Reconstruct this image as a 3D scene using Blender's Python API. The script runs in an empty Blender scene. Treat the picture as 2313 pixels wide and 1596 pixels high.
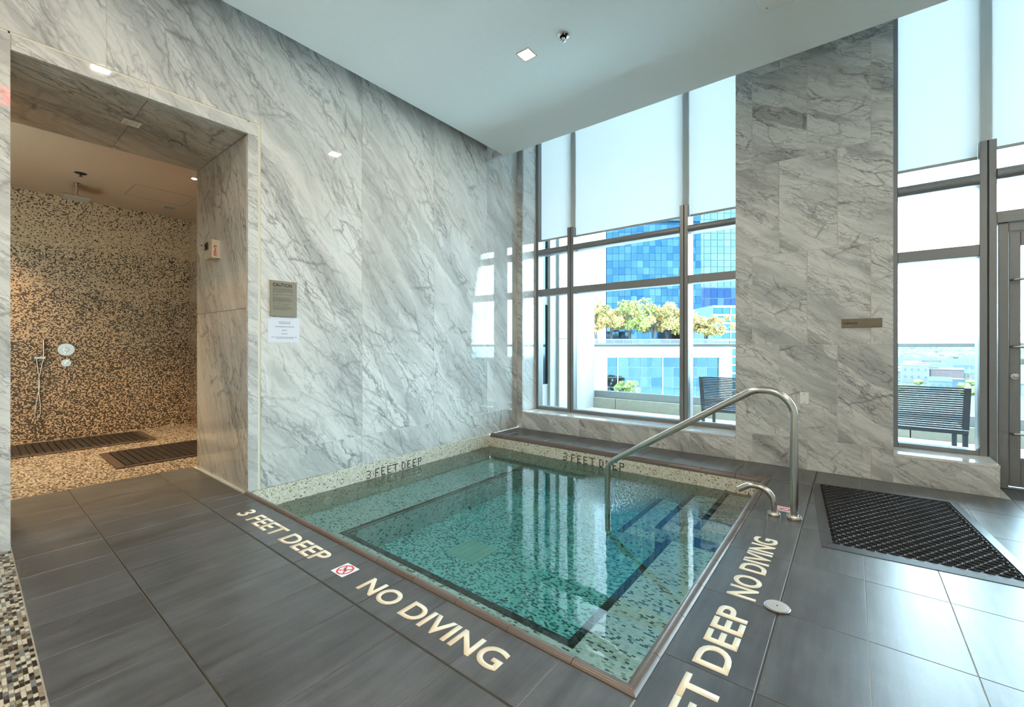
import bpy, bmesh, math, random
from mathutils import Vector, Matrix
R = math.radians
S = bpy.context.scene
COL = S.collection
random.seed(7)

# ------------------------------------------------------------------ camera
CAM = Vector((3.808, 0.0, 1.175)); YAW = R(38.184)
cd = bpy.data.cameras.new('camera'); cam = bpy.data.objects.new('camera', cd); COL.objects.link(cam)
cam.location = CAM; cam.rotation_euler = (R(90), 0, YAW)
cd.sensor_fit = 'HORIZONTAL'; cd.sensor_width = 36; cd.lens = 975.26/2313*36
cd.shift_y = -16.5/2313; cd.clip_start = .02; cd.clip_end = 6000
S.camera = cam

# ------------------------------------------------------------------ world, exposure
W = bpy.data.worlds.new('sky'); S.world = W; W.use_nodes = True
bg = W.node_tree.nodes['Background']
bg.inputs[0].default_value = (.66, .89, 1, 1); bg.inputs[1].default_value = 14.0
S.view_settings.view_transform = 'Standard'; S.view_settings.look = 'None'
S.view_settings.exposure = .72; S.view_settings.gamma = 1; S.view_settings.use_curve_mapping = False
S.cycles.use_denoising = True; S.cycles.max_bounces = 6; S.cycles.diffuse_bounces = 3; S.cycles.glossy_bounces = 3
S.cycles.use_adaptive_sampling = True; S.cycles.adaptive_threshold = .08; S.cycles.adaptive_min_samples = 16; S.cycles.use_light_tree = False
S.cycles.transparent_max_bounces = 14; S.cycles.sample_clamp_indirect = 8; S.cycles.caustics_reflective = False; S.cycles.caustics_refractive = False
# the sun stands behind the building and lights the far houses only
sl = bpy.data.lights.new('sun', 'SUN'); sl.energy = 4.0; sl.angle = R(2); sl.color = (1, .95, .88)
sun = bpy.data.objects.new('sun', sl); COL.objects.link(sun); sun.rotation_euler = (R(52), 0, R(14)); sun.location = (0, -8, 30)

LAMP_W = 14.5       # each ceiling lamp
SHOWER_W = 62.0     # each shower spot

# ------------------------------------------------------------------ material helpers
def mat(name):
    m = bpy.data.materials.new(name); m.use_nodes = True
    return m, m.node_tree, m.node_tree.nodes['Principled BSDF']
def nd(nt, t, ins=None, **kw):
    n = nt.nodes.new(t)
    for k, v in kw.items(): setattr(n, k, v)
    for k, v in (ins or {}).items():
        if isinstance(v, bpy.types.NodeSocket): nt.links.new(v, n.inputs[k])
        else: n.inputs[k].default_value = v
    return n
def mth(nt, op, a, b=None, c=None, clamp=False):
    n = nt.nodes.new('ShaderNodeMath'); n.operation = op; n.use_clamp = clamp
    for i, v in enumerate((a, b, c)):
        if v is None: continue
        if isinstance(v, bpy.types.NodeSocket): nt.links.new(v, n.inputs[i])
        else: n.inputs[i].default_value = v
    return n.outputs[0]
def ramp(nt, fac, stops, interp='LINEAR'):
    n = nt.nodes.new('ShaderNodeValToRGB'); cr = n.color_ramp; cr.interpolation = interp
    while len(cr.elements) < len(stops): cr.elements.new(.5)
    for e, (p, c) in zip(cr.elements, stops):
        e.position = p; e.color = c if len(c) == 4 else (*c, 1)
    nt.links.new(fac, n.inputs[0]); return n.outputs[0]
def mixc(nt, f, a, b, mode='MIX'):
    n = nt.nodes.new('ShaderNodeMix'); n.data_type = 'RGBA'; n.blend_type = mode
    for i, v in ((0, f), (6, a), (7, b)):
        if isinstance(v, bpy.types.NodeSocket): nt.links.new(v, n.inputs[i])
        else: n.inputs[i].default_value = v if i == 0 else ((*v, 1) if len(v) == 3 else v)
    return n.outputs[2]
def g(v): return (v, v, v)

def plain(name, col, rough=.5, metal=0, spec=.5, vary=0, noise=0, nscale=20):
    m, nt, b = mat(name)
    b.inputs['Roughness'].default_value = rough; b.inputs['Metallic'].default_value = metal
    b.inputs['Specular IOR Level'].default_value = spec
    c = None
    if noise or vary:
        tc = nd(nt, 'ShaderNodeTexCoord')
        n = nd(nt, 'ShaderNodeTexNoise', {'Vector': tc.outputs['Object'], 'Scale': nscale, 'Detail': 5.})
        lo = tuple(x*(1-noise) for x in col); hi = tuple(min(1, x*(1+noise)) for x in col)
        c = mixc(nt, n.outputs[0], lo, hi)
        if vary:
            oi = nd(nt, 'ShaderNodeObjectInfo')
            f = mth(nt, 'MULTIPLY_ADD', oi.outputs['Random'], 2*vary, 1-vary)
            hs = nd(nt, 'ShaderNodeHueSaturation', {'Color': c, 'Value': f}); c = hs.outputs[0]
        nt.links.new(c, b.inputs['Base Color'])
    else: b.inputs['Base Color'].default_value = (*col, 1)
    return m

def emit(name, col, s):
    m, nt, b = mat(name)
    b.inputs['Base Color'].default_value = (*col, 1); b.inputs['Emission Color'].default_value = (*col, 1)
    b.inputs['Emission Strength'].default_value = s
    return m

def marble(name, angle, rough, white, grey, dark, seed=0, scale=1.0, band=.6):
    m, nt, b = mat(name)
    uv = nd(nt, 'ShaderNodeTexCoord').outputs['UV']
    oi = nd(nt, 'ShaderNodeObjectInfo').outputs['Random']
    off = nd(nt, 'ShaderNodeCombineXYZ', {0: mth(nt, 'MULTIPLY', oi, 3.7), 1: mth(nt, 'MULTIPLY', oi, -2.9), 2: mth(nt, 'MULTIPLY_ADD', oi, .8, seed)})
    base = nd(nt, 'ShaderNodeVectorMath', {0: uv, 1: off.outputs[0]}, operation='ADD').outputs[0]
    rot = nd(nt, 'ShaderNodeMapping', {'Vector': base, 'Rotation': (0, 0, -angle), 'Scale': (scale, scale, scale)}).outputs[0]
    # coordinates with x along the vein
    def warp(v, sc, amt):
        n = nd(nt, 'ShaderNodeTexNoise', {'Vector': v, 'Scale': sc, 'Detail': 2., 'Roughness': .6})
        d = nd(nt, 'ShaderNodeVectorMath', {0: n.outputs['Color'], 1: (.5, .5, .5)}, operation='SUBTRACT').outputs[0]
        d = nd(nt, 'ShaderNodeVectorMath', {0: d, 'Scale': amt}, operation='SCALE').outputs[0]
        return nd(nt, 'ShaderNodeVectorMath', {0: v, 1: d}, operation='ADD').outputs[0]
    wv = warp(warp(rot, 1.1, .30), 7, .055)
    st = nd(nt, 'ShaderNodeMapping', {'Vector': wv, 'Scale': (.30, 1.7, 1)}).outputs[0]
    st2 = nd(nt, 'ShaderNodeMapping', {'Vector': wv, 'Scale': (.16, 1.2, 1), 'Location': (3.1, 1.7, 0)}).outputs[0]
    cloud = nd(nt, 'ShaderNodeTexNoise', {'Vector': st, 'Scale': 1.5, 'Detail': 4., 'Roughness': .62}).outputs[0]
    c = ramp(nt, cloud, [(.33, grey), (.55, white), (.75, white)])
    # broad grey streak
    bandn = nd(nt, 'ShaderNodeTexNoise', {'Vector': st2, 'Scale': 1.7, 'Detail': 3., 'Roughness': .45}).outputs[0]
    bf = ramp(nt, bandn, [(.585, g(0)), (.615, g(1)), (.66, g(.75)), (.72, g(0))])
    c = mixc(nt, mth(nt, 'MULTIPLY', bf, band), c, grey)
    # hair streaks
    hs = nd(nt, 'ShaderNodeMapping', {'Vector': wv, 'Scale': (.9, 9, 1)}).outputs[0]
    hn = nd(nt, 'ShaderNodeTexNoise', {'Vector': hs, 'Scale': 2.2, 'Detail': 4., 'Roughness': .7}).outputs[0]
    c = mixc(nt, mth(nt, 'MULTIPLY', ramp(nt, hn, [(.50, g(0)), (.70, g(1))]), .55), c, grey)
    # vein network
    msk = nd(nt, 'ShaderNodeTexNoise', {'Vector': st, 'Scale': 2.1, 'Detail': 3.}).outputs[0]
    mk = ramp(nt, msk, [(.38, g(.12)), (.62, g(1))])
    vw = nd(nt, 'ShaderNodeMapping', {'Vector': warp(wv, 16, .055), 'Scale': (.30, 1.25, 1)}).outputs[0]
    for sc, wid, amt in ((3.6, .016, .75), (8.5, .026, .5), (17., .035, .28)):
        vo = nd(nt, 'ShaderNodeTexVoronoi', {'Vector': nd(nt, 'ShaderNodeVectorMath', {0: vw, 1: (sc, sc*2, 0)}, operation='ADD').outputs[0], 'Scale': sc, 'Randomness': 1.}, feature='DISTANCE_TO_EDGE', voronoi_dimensions='2D')
        line = ramp(nt, vo.outputs['Distance'], [(0, g(1)), (wid, g(.45)), (wid*2.4, g(0))])
        c = mixc(nt, mth(nt, 'MULTIPLY', mth(nt, 'MULTIPLY', line, mk), amt), c, dark)
    # ridge veins
    rn = nd(nt, 'ShaderNodeTexNoise', {'Vector': st, 'Scale': 3.2, 'Detail': 6., 'Roughness': .6}).outputs[0]
    rd = mth(nt, 'ABSOLUTE', mth(nt, 'SUBTRACT', rn, .5))
    rl = ramp(nt, rd, [(0, g(1)), (.006, g(.7)), (.022, g(0))])
    c = mixc(nt, mth(nt, 'MULTIPLY', rl, mth(nt, 'MULTIPLY', mk, .75)), c, dark)
    nt.links.new(c, b.inputs['Base Color'])
    b.inputs['Roughness'].default_value = rough; b.inputs['IOR'].default_value = 1.55
    return m

def mosaic(name, cx, cy, stops, grout, rough=.18, gw=.09, dark=None, shift=True):
    """cells of cx x cy metres in UV; stops: constant ramp over random; dark=(stops of density over v, dark stops)"""
    m, nt, b = mat(name)
    uv = nd(nt, 'ShaderNodeTexCoord').outputs['UV']
    sp = nd(nt, 'ShaderNodeSeparateXYZ', {0: uv})
    row = mth(nt, 'DIVIDE', sp.outputs[1], cy); ri = mth(nt, 'FLOOR', row)
    colu = mth(nt, 'DIVIDE', sp.outputs[0], cx)
    if shift:
        h = nd(nt, 'ShaderNodeTexWhiteNoise', {'W': ri}, noise_dimensions='1D').outputs[0]
        colu = mth(nt, 'ADD', colu, h)
    ci = mth(nt, 'FLOOR', colu)
    cell = nd(nt, 'ShaderNodeCombineXYZ', {0: ci, 1: ri})
    wn = nd(nt, 'ShaderNodeTexWhiteNoise', {'Vector': cell.outputs[0]}, noise_dimensions='2D')
    c = ramp(nt, wn.outputs[0], stops, 'CONSTANT')
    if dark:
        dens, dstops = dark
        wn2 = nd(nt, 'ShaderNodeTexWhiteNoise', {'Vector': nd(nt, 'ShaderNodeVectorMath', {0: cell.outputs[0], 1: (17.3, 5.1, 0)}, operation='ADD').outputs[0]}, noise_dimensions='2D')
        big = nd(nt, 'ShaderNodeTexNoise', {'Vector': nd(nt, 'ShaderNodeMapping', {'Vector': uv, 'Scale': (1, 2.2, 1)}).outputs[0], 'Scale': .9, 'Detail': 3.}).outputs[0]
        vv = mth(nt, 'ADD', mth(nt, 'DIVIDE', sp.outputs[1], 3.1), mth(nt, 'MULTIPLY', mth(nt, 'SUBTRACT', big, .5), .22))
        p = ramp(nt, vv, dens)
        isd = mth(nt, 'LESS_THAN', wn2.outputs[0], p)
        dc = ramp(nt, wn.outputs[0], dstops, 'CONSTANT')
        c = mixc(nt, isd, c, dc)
    fr = mth(nt, 'FRACT', row); fc = mth(nt, 'FRACT', colu)
    gm = mth(nt, 'MAXIMUM', mth(nt, 'LESS_THAN', fr, gw), mth(nt, 'LESS_THAN', fc, gw*cy/cx))
    c = mixc(nt, gm, c, grout)
    nt.links.new(c, b.inputs['Base Color'])
    b.inputs['Roughness'].default_value = rough
    bm = nd(nt, 'ShaderNodeBump', {'Height': mth(nt, 'SUBTRACT', 1., gm), 'Strength': .3, 'Distance': .001})
    nt.links.new(bm.outputs[0], b.inputs['Normal'])
    return m

def slate(name, col, rough, streak=1.0):
    m, nt, b = mat(name)
    tc = nd(nt, 'ShaderNodeTexCoord').outputs['UV']
    oi = nd(nt, 'ShaderNodeObjectInfo').outputs['Random']
    off = nd(nt, 'ShaderNodeCombineXYZ', {0: mth(nt, 'MULTIPLY', oi, 31.), 1: mth(nt, 'MULTIPLY', oi, 17.), 2: 0.})
    v = nd(nt, 'ShaderNodeVectorMath', {0: tc, 1: off.outputs[0]}, operation='ADD').outputs[0]
    a = nd(nt, 'ShaderNodeTexNoise', {'Vector': nd(nt, 'ShaderNodeMapping', {'Vector': v, 'Scale': (11, 1.1, 1)}).outputs[0], 'Scale': 1.6, 'Detail': 6., 'Roughness': .65}).outputs[0]
    bl = nd(nt, 'ShaderNodeTexNoise', {'Vector': v, 'Scale': 4., 'Detail': 5., 'Roughness': .6}).outputs[0]
    fine = nd(nt, 'ShaderNodeTexNoise', {'Vector': v, 'Scale': 240., 'Detail': 2.}).outputs[0]
    t = mth(nt, 'ADD', mth(nt, 'MULTIPLY', mth(nt, 'SUBTRACT', a, .5), streak), mth(nt, 'MULTIPLY', mth(nt, 'SUBTRACT', bl, .5), .7))
    t = mth(nt, 'ADD', t, mth(nt, 'MULTIPLY', mth(nt, 'SUBTRACT', fine, .5), .45))
    t = mth(nt, 'ADD', t, mth(nt, 'MULTIPLY', mth(nt, 'SUBTRACT', oi, .5), .18))
    c = ramp(nt, mth(nt, 'ADD', t, .5), [(.15, tuple(x*.55 for x in col)), (.5, col), (.85, tuple(x*1.6 for x in col))])
    nt.links.new(c, b.inputs['Base Color'])
    rr = mth(nt, 'MULTIPLY_ADD', bl, .08, rough-.04); nt.links.new(rr, b.inputs['Roughness'])
    bm = nd(nt, 'ShaderNodeBump', {'Height': mth(nt, 'ADD', fine, a), 'Strength': .12, 'Distance': .001})
    nt.links.new(bm.outputs[0], b.inputs['Normal'])
    b.inputs['Specular IOR Level'].default_value = .62
    return m

def glassmat(name, tint, refl=1.0, ior=1.45, rough=0):
    m, nt, b = mat(name); nt.nodes.remove(b)
    out = nt.nodes['Material Output']
    t = nd(nt, 'ShaderNodeBsdfTransparent', {0: (*tint, 1)}); gl = nd(nt, 'ShaderNodeBsdfGlossy', {'Roughness': rough})
    fr = nd(nt, 'ShaderNodeFresnel', {'IOR': ior})
    mx = nd(nt, 'ShaderNodeMixShader', {0: mth(nt, 'MULTIPLY', fr.outputs[0], refl), 1: t.outputs[0], 2: gl.outputs[0]})
    nt.links.new(mx.outputs[0], out.inputs[0]); return m

def watermat():
    m, nt, b = mat('spa_water'); nt.nodes.remove(b); out = nt.nodes['Material Output']
    p = nd(nt, 'ShaderNodeNewGeometry').outputs['Position']
    sp = nd(nt, 'ShaderNodeSeparateXYZ', {0: p})
    # the spout stirs the water around (2.35, 3.85)
    d = nd(nt, 'ShaderNodeVectorMath', {0: nd(nt, 'ShaderNodeMapping', {'Vector': p, 'Location': (-2.25, -3.3, 0), 'Scale': (1, .85, 0)}).outputs[0]}, operation='LENGTH').outputs['Value']
    stir = ramp(nt, d, [(.12, g(1)), (.62, g(0))])
    slow = nd(nt, 'ShaderNodeTexNoise', {'Vector': p, 'Scale': 3.2, 'Detail': 2.}).outputs[0]
    fine = nd(nt, 'ShaderNodeTexNoise', {'Vector': p, 'Scale': 38., 'Detail': 3., 'Roughness': .6}).outputs[0]
    med = nd(nt, 'ShaderNodeTexNoise', {'Vector': p, 'Scale': 14., 'Detail': 2.}).outputs[0]
    h = mth(nt, 'ADD', mth(nt, 'MULTIPLY', slow, .0014), mth(nt, 'MULTIPLY', mth(nt, 'MULTIPLY', fine, stir), .008))
    h = mth(nt, 'ADD', h, mth(nt, 'MULTIPLY', med, .00012))
    bm = nd(nt, 'ShaderNodeBump', {'Height': h, 'Strength': 1., 'Distance': 1.})
    t = nd(nt, 'ShaderNodeBsdfTransparent', {0: (1, 1, 1, 1)})
    gl = nd(nt, 'ShaderNodeBsdfGlossy', {'Roughness': .0, 'Normal': bm.outputs[0]})
    fr = nd(nt, 'ShaderNodeFresnel', {'IOR': 1.6, 'Normal': bm.outputs[0]})
    mx = nd(nt, 'ShaderNodeMixShader', {0: fr.outputs[0], 1: t.outputs[0], 2: gl.outputs[0]})
    nt.links.new(mx.outputs[0], out.inputs[0])
    va = nd(nt, 'ShaderNodeVolumeAbsorption', {'Color': (.05, .985, 1, 1), 'Density': 1.1})
    nt.links.new(va.outputs[0], out.inputs[1])
    return m

def shademat():
    m, nt, b = mat('shade_fabric'); nt.nodes.remove(b); out = nt.nodes['Material Output']
    d = nd(nt, 'ShaderNodeBsdfDiffuse', {0: (.72, .76, .76, 1)}); t = nd(nt, 'ShaderNodeBsdfTranslucent', {0: (.78, .80, .79, 1)})
    mx = nd(nt, 'ShaderNodeMixShader', {0: .21, 1: d.outputs[0], 2: t.outputs[0]}); nt.links.new(mx.outputs[0], out.inputs[0]); return m

def rnd_ramp(name, stops, rough=.15, metal=1.0):
    m, nt, b = mat(name)
    oi = nd(nt, 'ShaderNodeObjectInfo').outputs['Random']
    nt.links.new(ramp(nt, oi, stops), b.inputs['Base Color'])
    b.inputs['Roughness'].default_value = rough; b.inputs['Metallic'].default_value = metal
    return m

def leafmat(name, cols):
    m, nt, b = mat(name)
    p = nd(nt, 'ShaderNodeNewGeometry')
    n = nd(nt, 'ShaderNodeTexNoise', {'Vector': p.outputs['Position'], 'Scale': .55, 'Detail': 2.}).outputs[0]
    r = mth(nt, 'ADD', mth(nt, 'MULTIPLY', p.outputs['Random Per Island'], .5), mth(nt, 'MULTIPLY', n, .6))
    nt.links.new(ramp(nt, r, cols), b.inputs['Base Color']); b.inputs['Roughness'].default_value = .7
    return m

M = {}
M['slab'] = marble('marble_polished', R(-52), .025, (.82, .82, .79), (.50, .51, .50), (.20, .21, .22), 1.3, 1.0, .7)
M['trim_marble'] = marble('marble_border', R(-35), .035, (.80, .80, .77), (.54, .54, .53), (.24, .25, .25), 8.1, 1.8, .5)
M['pier'] = marble('marble_honed', R(-33), .34, (.70, .69, .66), (.38, .38, .375), (.10, .10, .105), 4.2, 1.7, .85)
M['sill'] = marble('marble_sill', R(-30), .06, (.82, .82, .80), (.66, .66, .65), (.4, .4, .4), 2.2, 1.5, .3)
M['grout'] = plain('grout', (.45, .43, .38), .8, noise=.15)
M['marble_grout'] = plain('pale_joint', (.80, .77, .65), .7)
M['concrete'] = plain('wall_core', (.55, .54, .5), .9, noise=.1)
M['tile'] = slate('slate_tile', (.082, .086, .092), .33)
M['coping'] = plain('bullnose_tile', (.135, .105, .090), .30, noise=.45, nscale=260, vary=.05)
M['white_paint'] = plain('ceiling_paint', (.90, .93, .92), .85, noise=.02)
M['dark_gap'] = plain('dark_gap', (.01, .01, .01), .9)
M['steel'] = plain('brushed_steel', (.56, .53, .49), .24, 1, noise=.06, nscale=90)
M['chrome'] = plain('chrome', (.85, .85, .84), .05, 1)
M['frame'] = plain('window_metal', (.235, .235, .24), .38, .35, noise=.05, nscale=30)
M['gasket'] = plain('black_gasket', (.012, .012, .014), .6)
M['glass'] = glassmat('window_glass', (.95, .985, 1), 1)
M['rail_glass'] = glassmat('railing_glass', (.86, .95, .96), .8)
M['shade'] = shademat()
M['white_plastic'] = plain('white_plastic', (.86, .86, .81), .4)
M['beige_plastic'] = plain('beige_plastic', (.62, .55, .42), .4)
M['paper'] = plain('paper', (.80, .83, .92), .7)
M['taupe'] = plain('taupe_plate', (.30, .275, .215), .42, noise=.05)
M['ink'] = plain('dark_ink', (.035, .033, .03), .6)
M['faint_ink'] = plain('grey_ink', (.15, .145, .13), .7)
M['blue_ink'] = plain('blue_grey_ink', (.30, .34, .48), .7)
M['red'] = plain('red_print', (.72, .05, .05), .5)
M['cream'] = plain('cream_inlay', (.84, .74, .57), .45, noise=.04)
M['rubber'] = plain('black_rubber', (.022, .023, .026), .42, noise=.2, nscale=60)
M['rubber_edge'] = plain('rubber_border', (.05, .053, .06), .38)
M['wood_dark'] = plain('dark_slats', (.011, .0075, .006), .45, noise=.3, nscale=40)
M['shower_paint'] = plain('shower_ceiling', (.40, .27, .17), .85)
M['strap'] = plain('black_strap', (.018, .022, .032), .5, vary=.05, noise=.1)
M['stone_white'] = plain('limestone', (.25, .25, .24), .8, noise=.08, nscale=8, vary=.04)
M['stone_cream'] = plain('kerb_stone', (.23, .22, .18), .85, noise=.2, nscale=14, vary=.06)
M['terrace'] = plain('terrace_paving', (.32, .32, .30), .8, noise=.08)
M['alu'] = plain('railing_metal', (.17, .185, .19), .4, .5)
M['slot_dark'] = plain('slot_shadow', (.022, .02, .018), .8)
M['slot_edge'] = plain('slot_edge', (.16, .15, .13), .6, .3)
M['lamp_frame'] = plain('lamp_trim', (.5, .42, .3), .4)
M['cell_light'] = [(0, (.60, .56, .42)), (.34, (.68, .64, .52)), (.62, (.50, .46, .33)), (.8, (.34, .31, .20)), (.9, (.15, .14, .10))]
M['band'] = mosaic('band_mosaic', .0125, .0125, [(0, (.70, .67, .56)), (.34, (.80, .78, .69)), (.68, (.60, .55, .41)), (.90, (.38, .33, .22)), (.965, (.13, .12, .09))], (.66, .63, .54), .2, .12, shift=False)
M['seat'] = mosaic('seat_mosaic', .0215, .0125, [(0, (.86, .90, .88)), (.30, (.95, .97, .95)), (.62, (.72, .79, .77)), (.79, (.44, .52, .52)), (.89, (.09, .12, .14))], (.82, .87, .85), .2, .10)
M['pool_floor'] = mosaic('pool_floor_mosaic', .0215, .0125, [(0, (.72, .90, .91)), (.25, (.93, .97, .97)), (.50, (.50, .72, .75)), (.68, (.14, .24, .29)), (.91, (.045, .065, .08))], (.64, .80, .82), .2, .10)
M['trim'] = mosaic('dark_nosing_tiles', .026, .0125, [(0, (.022, .022, .022)), (.4, (.032, .031, .03)), (.75, (.042, .04, .036))], (.11, .11, .10), .2, .10)
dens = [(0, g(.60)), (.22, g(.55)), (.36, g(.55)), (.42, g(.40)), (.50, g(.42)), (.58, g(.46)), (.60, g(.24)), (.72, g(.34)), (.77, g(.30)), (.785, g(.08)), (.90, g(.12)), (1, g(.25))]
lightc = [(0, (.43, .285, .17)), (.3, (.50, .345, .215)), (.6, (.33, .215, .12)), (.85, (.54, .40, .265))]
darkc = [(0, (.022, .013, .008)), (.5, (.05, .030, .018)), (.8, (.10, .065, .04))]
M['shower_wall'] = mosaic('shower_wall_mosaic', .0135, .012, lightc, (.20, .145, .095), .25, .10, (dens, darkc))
M['shower_floor'] = mosaic('shower_floor_mosaic', .022, .0125, [(0, (.30, .255, .20)), (.26, (.41, .365, .305)), (.5, (.19, .145, .105)), (.68, (.10, .07, .05)), (.84, (.032, .022, .017))], (.22, .185, .14), .25, .10)
M['mos'] = [plain('mosaic_cream', (.56, .50, .40), .3), plain('mosaic_tan', (.30, .25, .18), .3), plain('mosaic_black', (.020, .018, .016), .25), plain('mosaic_grey', (.17, .19, .20), .3), plain('mosaic_brown', (.085, .06, .042), .3)]
M['water'] = watermat()
M['leaf_y'] = leafmat('autumn_leaves', [(.15, (.055, .072, .012)), (.4, (.115, .102, .018)), (.6, (.155, .105, .024)), (.85, (.165, .085, .028))])
M['leaf_g'] = leafmat('green_leaves', [(.15, (.028, .055, .008)), (.5, (.075, .105, .014)), (.8, (.14, .125, .022))])
M['bark'] = plain('bark', (.022, .02, .019), .9)
M['tower_pane'] = rnd_ramp('blue_curtain_glass', [(0, (.007, .024, .046)), (.3, (.010, .030, .051)), (.7, (.014, .037, .055)), (1, (.022, .047, .060))], .08)  # random pane tints stand in for varied reflections
M['pale_pane'] = rnd_ramp('pale_curtain_glass', [(0, (.030, .052, .060)), (.6, (.038, .060, .064)), (1, (.046, .064, .067))], .08)
M['dark_pane'] = rnd_ramp('violet_curtain_glass', [(0, (.005, .017, .042)), (.5, (.010, .020, .046)), (1, (.02, .042, .062))], .08)
M['podium_pane'] = rnd_ramp('cyan_curtain_glass', [(0, (.012, .040, .050)), (.6, (.018, .050, .057)), (1, (.03, .058, .062))], .08)
M['block_pane'] = rnd_ramp('sky_blue_glass', [(0, (.018, .038, .058)), (.6, (.027, .048, .063)), (1, (.036, .055, .064))], .08)
M['tower_core'] = plain('tower_core', (.006, .02, .035), .3, 1)
M['tower_frame'] = plain('curtain_mullion', (.03, .06, .09), .5)
M['white_frame'] = plain('white_mullion', (.17, .175, .175), .6)
M['white_wall'] = plain('white_render', (.165, .17, .17), .8, noise=.03)
M['hill'] = leafmat('far_woods', [(.15, (.030, .046, .048)), (.45, (.042, .056, .048)), (.7, (.060, .062, .044)), (.95, (.075, .066, .044))])  # woods colours paled in place of distance haze
M['ground'] = plain('far_ground', (.020, .029, .036), .9, noise=.3, nscale=.02)

# ------------------------------------------------------------------ mesh helpers
class MB:
    def __init__(s): s.v = []; s.f = []; s.mi = []
    def quad(s, *p, mi=0):
        n = len(s.v); s.v += [tuple(q) for q in p]; s.f.append(tuple(range(n, n+len(p)))); s.mi.append(mi); return s
    def box(s, x0, y0, z0, x1, y1, z1, ch=0, mi=0):
        if x0 > x1: x0, x1 = x1, x0
        if y0 > y1: y0, y1 = y1, y0
        if z0 > z1: z0, z1 = z1, z0
        n = len(s.v)
        if ch <= 0:
            s.v += [(x0,y0,z0),(x1,y0,z0),(x1,y1,z0),(x0,y1,z0),(x0,y0,z1),(x1,y0,z1),(x1,y1,z1),(x0,y1,z1)]
            F = [(0,3,2,1),(4,5,6,7),(0,1,5,4),(1,2,6,5),(2,3,7,6),(3,0,4,7)]
        else:
            bm = bmesh.new(); r = bmesh.ops.create_cube(bm, size=1)
            for q in bm.verts: q.co = Vector(((x0+x1)/2+q.co.x*(x1-x0), (y0+y1)/2+q.co.y*(y1-y0), (z0+z1)/2+q.co.z*(z1-z0)))
            bmesh.ops.bevel(bm, geom=bm.edges[:], offset=ch, segments=1, affect='EDGES')
            bm.verts.index_update(); s.v += [tuple(q.co) for q in bm.verts]; F = [tuple(q.index for q in fc.verts) for fc in bm.faces]; bm.free()
        s.f += [tuple(n+i for i in fc) for fc in F]; s.mi += [mi]*len(F); return s
    def prism(s, pts, axis, a, b, mi=0):
        """polygon pts in the plane across axis ('x': (y,z), 'y': (x,z), 'z': (x,y)), from a to b"""
        def P(p, t): return {'x': (t, p[0], p[1]), 'y': (p[0], t, p[1]), 'z': (p[0], p[1], t)}[axis]
        n = len(s.v); k = len(pts)
        s.v += [P(p, a) for p in pts] + [P(p, b) for p in pts]
        F = [tuple(n+i for i in range(k))[::-1], tuple(n+k+i for i in range(k))] + [(n+i, n+(i+1) % k, n+k+(i+1) % k, n+k+i) for i in range(k)]
        s.f += F; s.mi += [mi]*len(F); return s
    def tube(s, path, r, seg=14, cap=True, mi=0):
        P = [Vector(p) for p in path]; n0 = len(s.v)
        rr = r if isinstance(r, (list, tuple)) else [r]*len(P)
        t = (P[1]-P[0]).normalized(); u = t.orthogonal().normalized()
        for i, p in enumerate(P):
            if i == 0: tn = (P[1]-P[0]).normalized()
            elif i == len(P)-1: tn = (P[-1]-P[-2]).normalized()
            else: tn = ((P[i+1]-p).normalized()+(p-P[i-1]).normalized()).normalized()
            u = (u-tn*u.dot(tn)).normalized(); w = tn.cross(u)
            for k in range(seg):
                a = 2*math.pi*k/seg; s.v.append(tuple(p+(u*math.cos(a)+w*math.sin(a))*rr[i]))
        for i in range(len(P)-1):
            for k in range(seg):
                a = n0+i*seg+k; b = n0+i*seg+(k+1) % seg
                s.f.append((a, b, b+seg, a+seg)); s.mi.append(mi)
        if cap:
            s.f.append(tuple(n0+k for k in range(seg))[::-1]); s.f.append(tuple(n0+(len(P)-1)*seg+k for k in range(seg))); s.mi += [mi]*2
        return s
    def lathe(s, prof, c, axis='z', seg=28, mi=0):
        """prof: list of (radius, height)"""
        n0 = len(s.v); c = Vector(c)
        for rr, h in prof:
            for k in range(seg):
                a = 2*math.pi*k/seg; x, y = rr*math.cos(a), rr*math.sin(a)
                d = {'z': (x, y, h), 'x': (h, x, y), 'y': (x, h, y)}[axis]; s.v.append(tuple(c+Vector(d)))
        for i in range(len(prof)-1):
            for k in range(seg):
                a = n0+i*seg+k; b = n0+i*seg+(k+1) % seg; s.f.append((a, b, b+seg, a+seg)); s.mi.append(mi)
        s.f.append(tuple(n0+k for k in range(seg))[::-1]); s.f.append(tuple(n0+(len(prof)-1)*seg+k for k in range(seg))); s.mi += [mi]*2
        return s
    def mesh(s, name, mats, org=(0, 0, 0), smooth=False):
        me = bpy.data.meshes.new(name); o = Vector(org)
        me.from_pydata([tuple(Vector(v)-o) for v in s.v], [], s.f)
        for m in (mats if isinstance(mats, (list, tuple)) else [mats]): me.materials.append(m)
        me.polygons.foreach_set('material_index', s.mi)
        bm = bmesh.new(); bm.from_mesh(me); bmesh.ops.recalc_face_normals(bm, faces=bm.faces[:]); bm.to_mesh(me); bm.free()
        uvl = me.uv_layers.new(name='UVMap')
        for p in me.polygons:
            nx, ny, nz = (abs(q) for q in p.normal); 
            for li in p.loop_indices:
                v = me.vertices[me.loops[li].vertex_index].co + o
                uvl.data[li].uv = (v.x, v.y) if nz >= max(nx, ny) else ((v.y, v.z) if nx > ny else (v.x, v.z))
        if smooth:
            me.polygons.foreach_set('use_smooth', [True]*len(me.polygons)); me.set_sharp_from_angle(angle=R(38))
        return me
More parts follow.
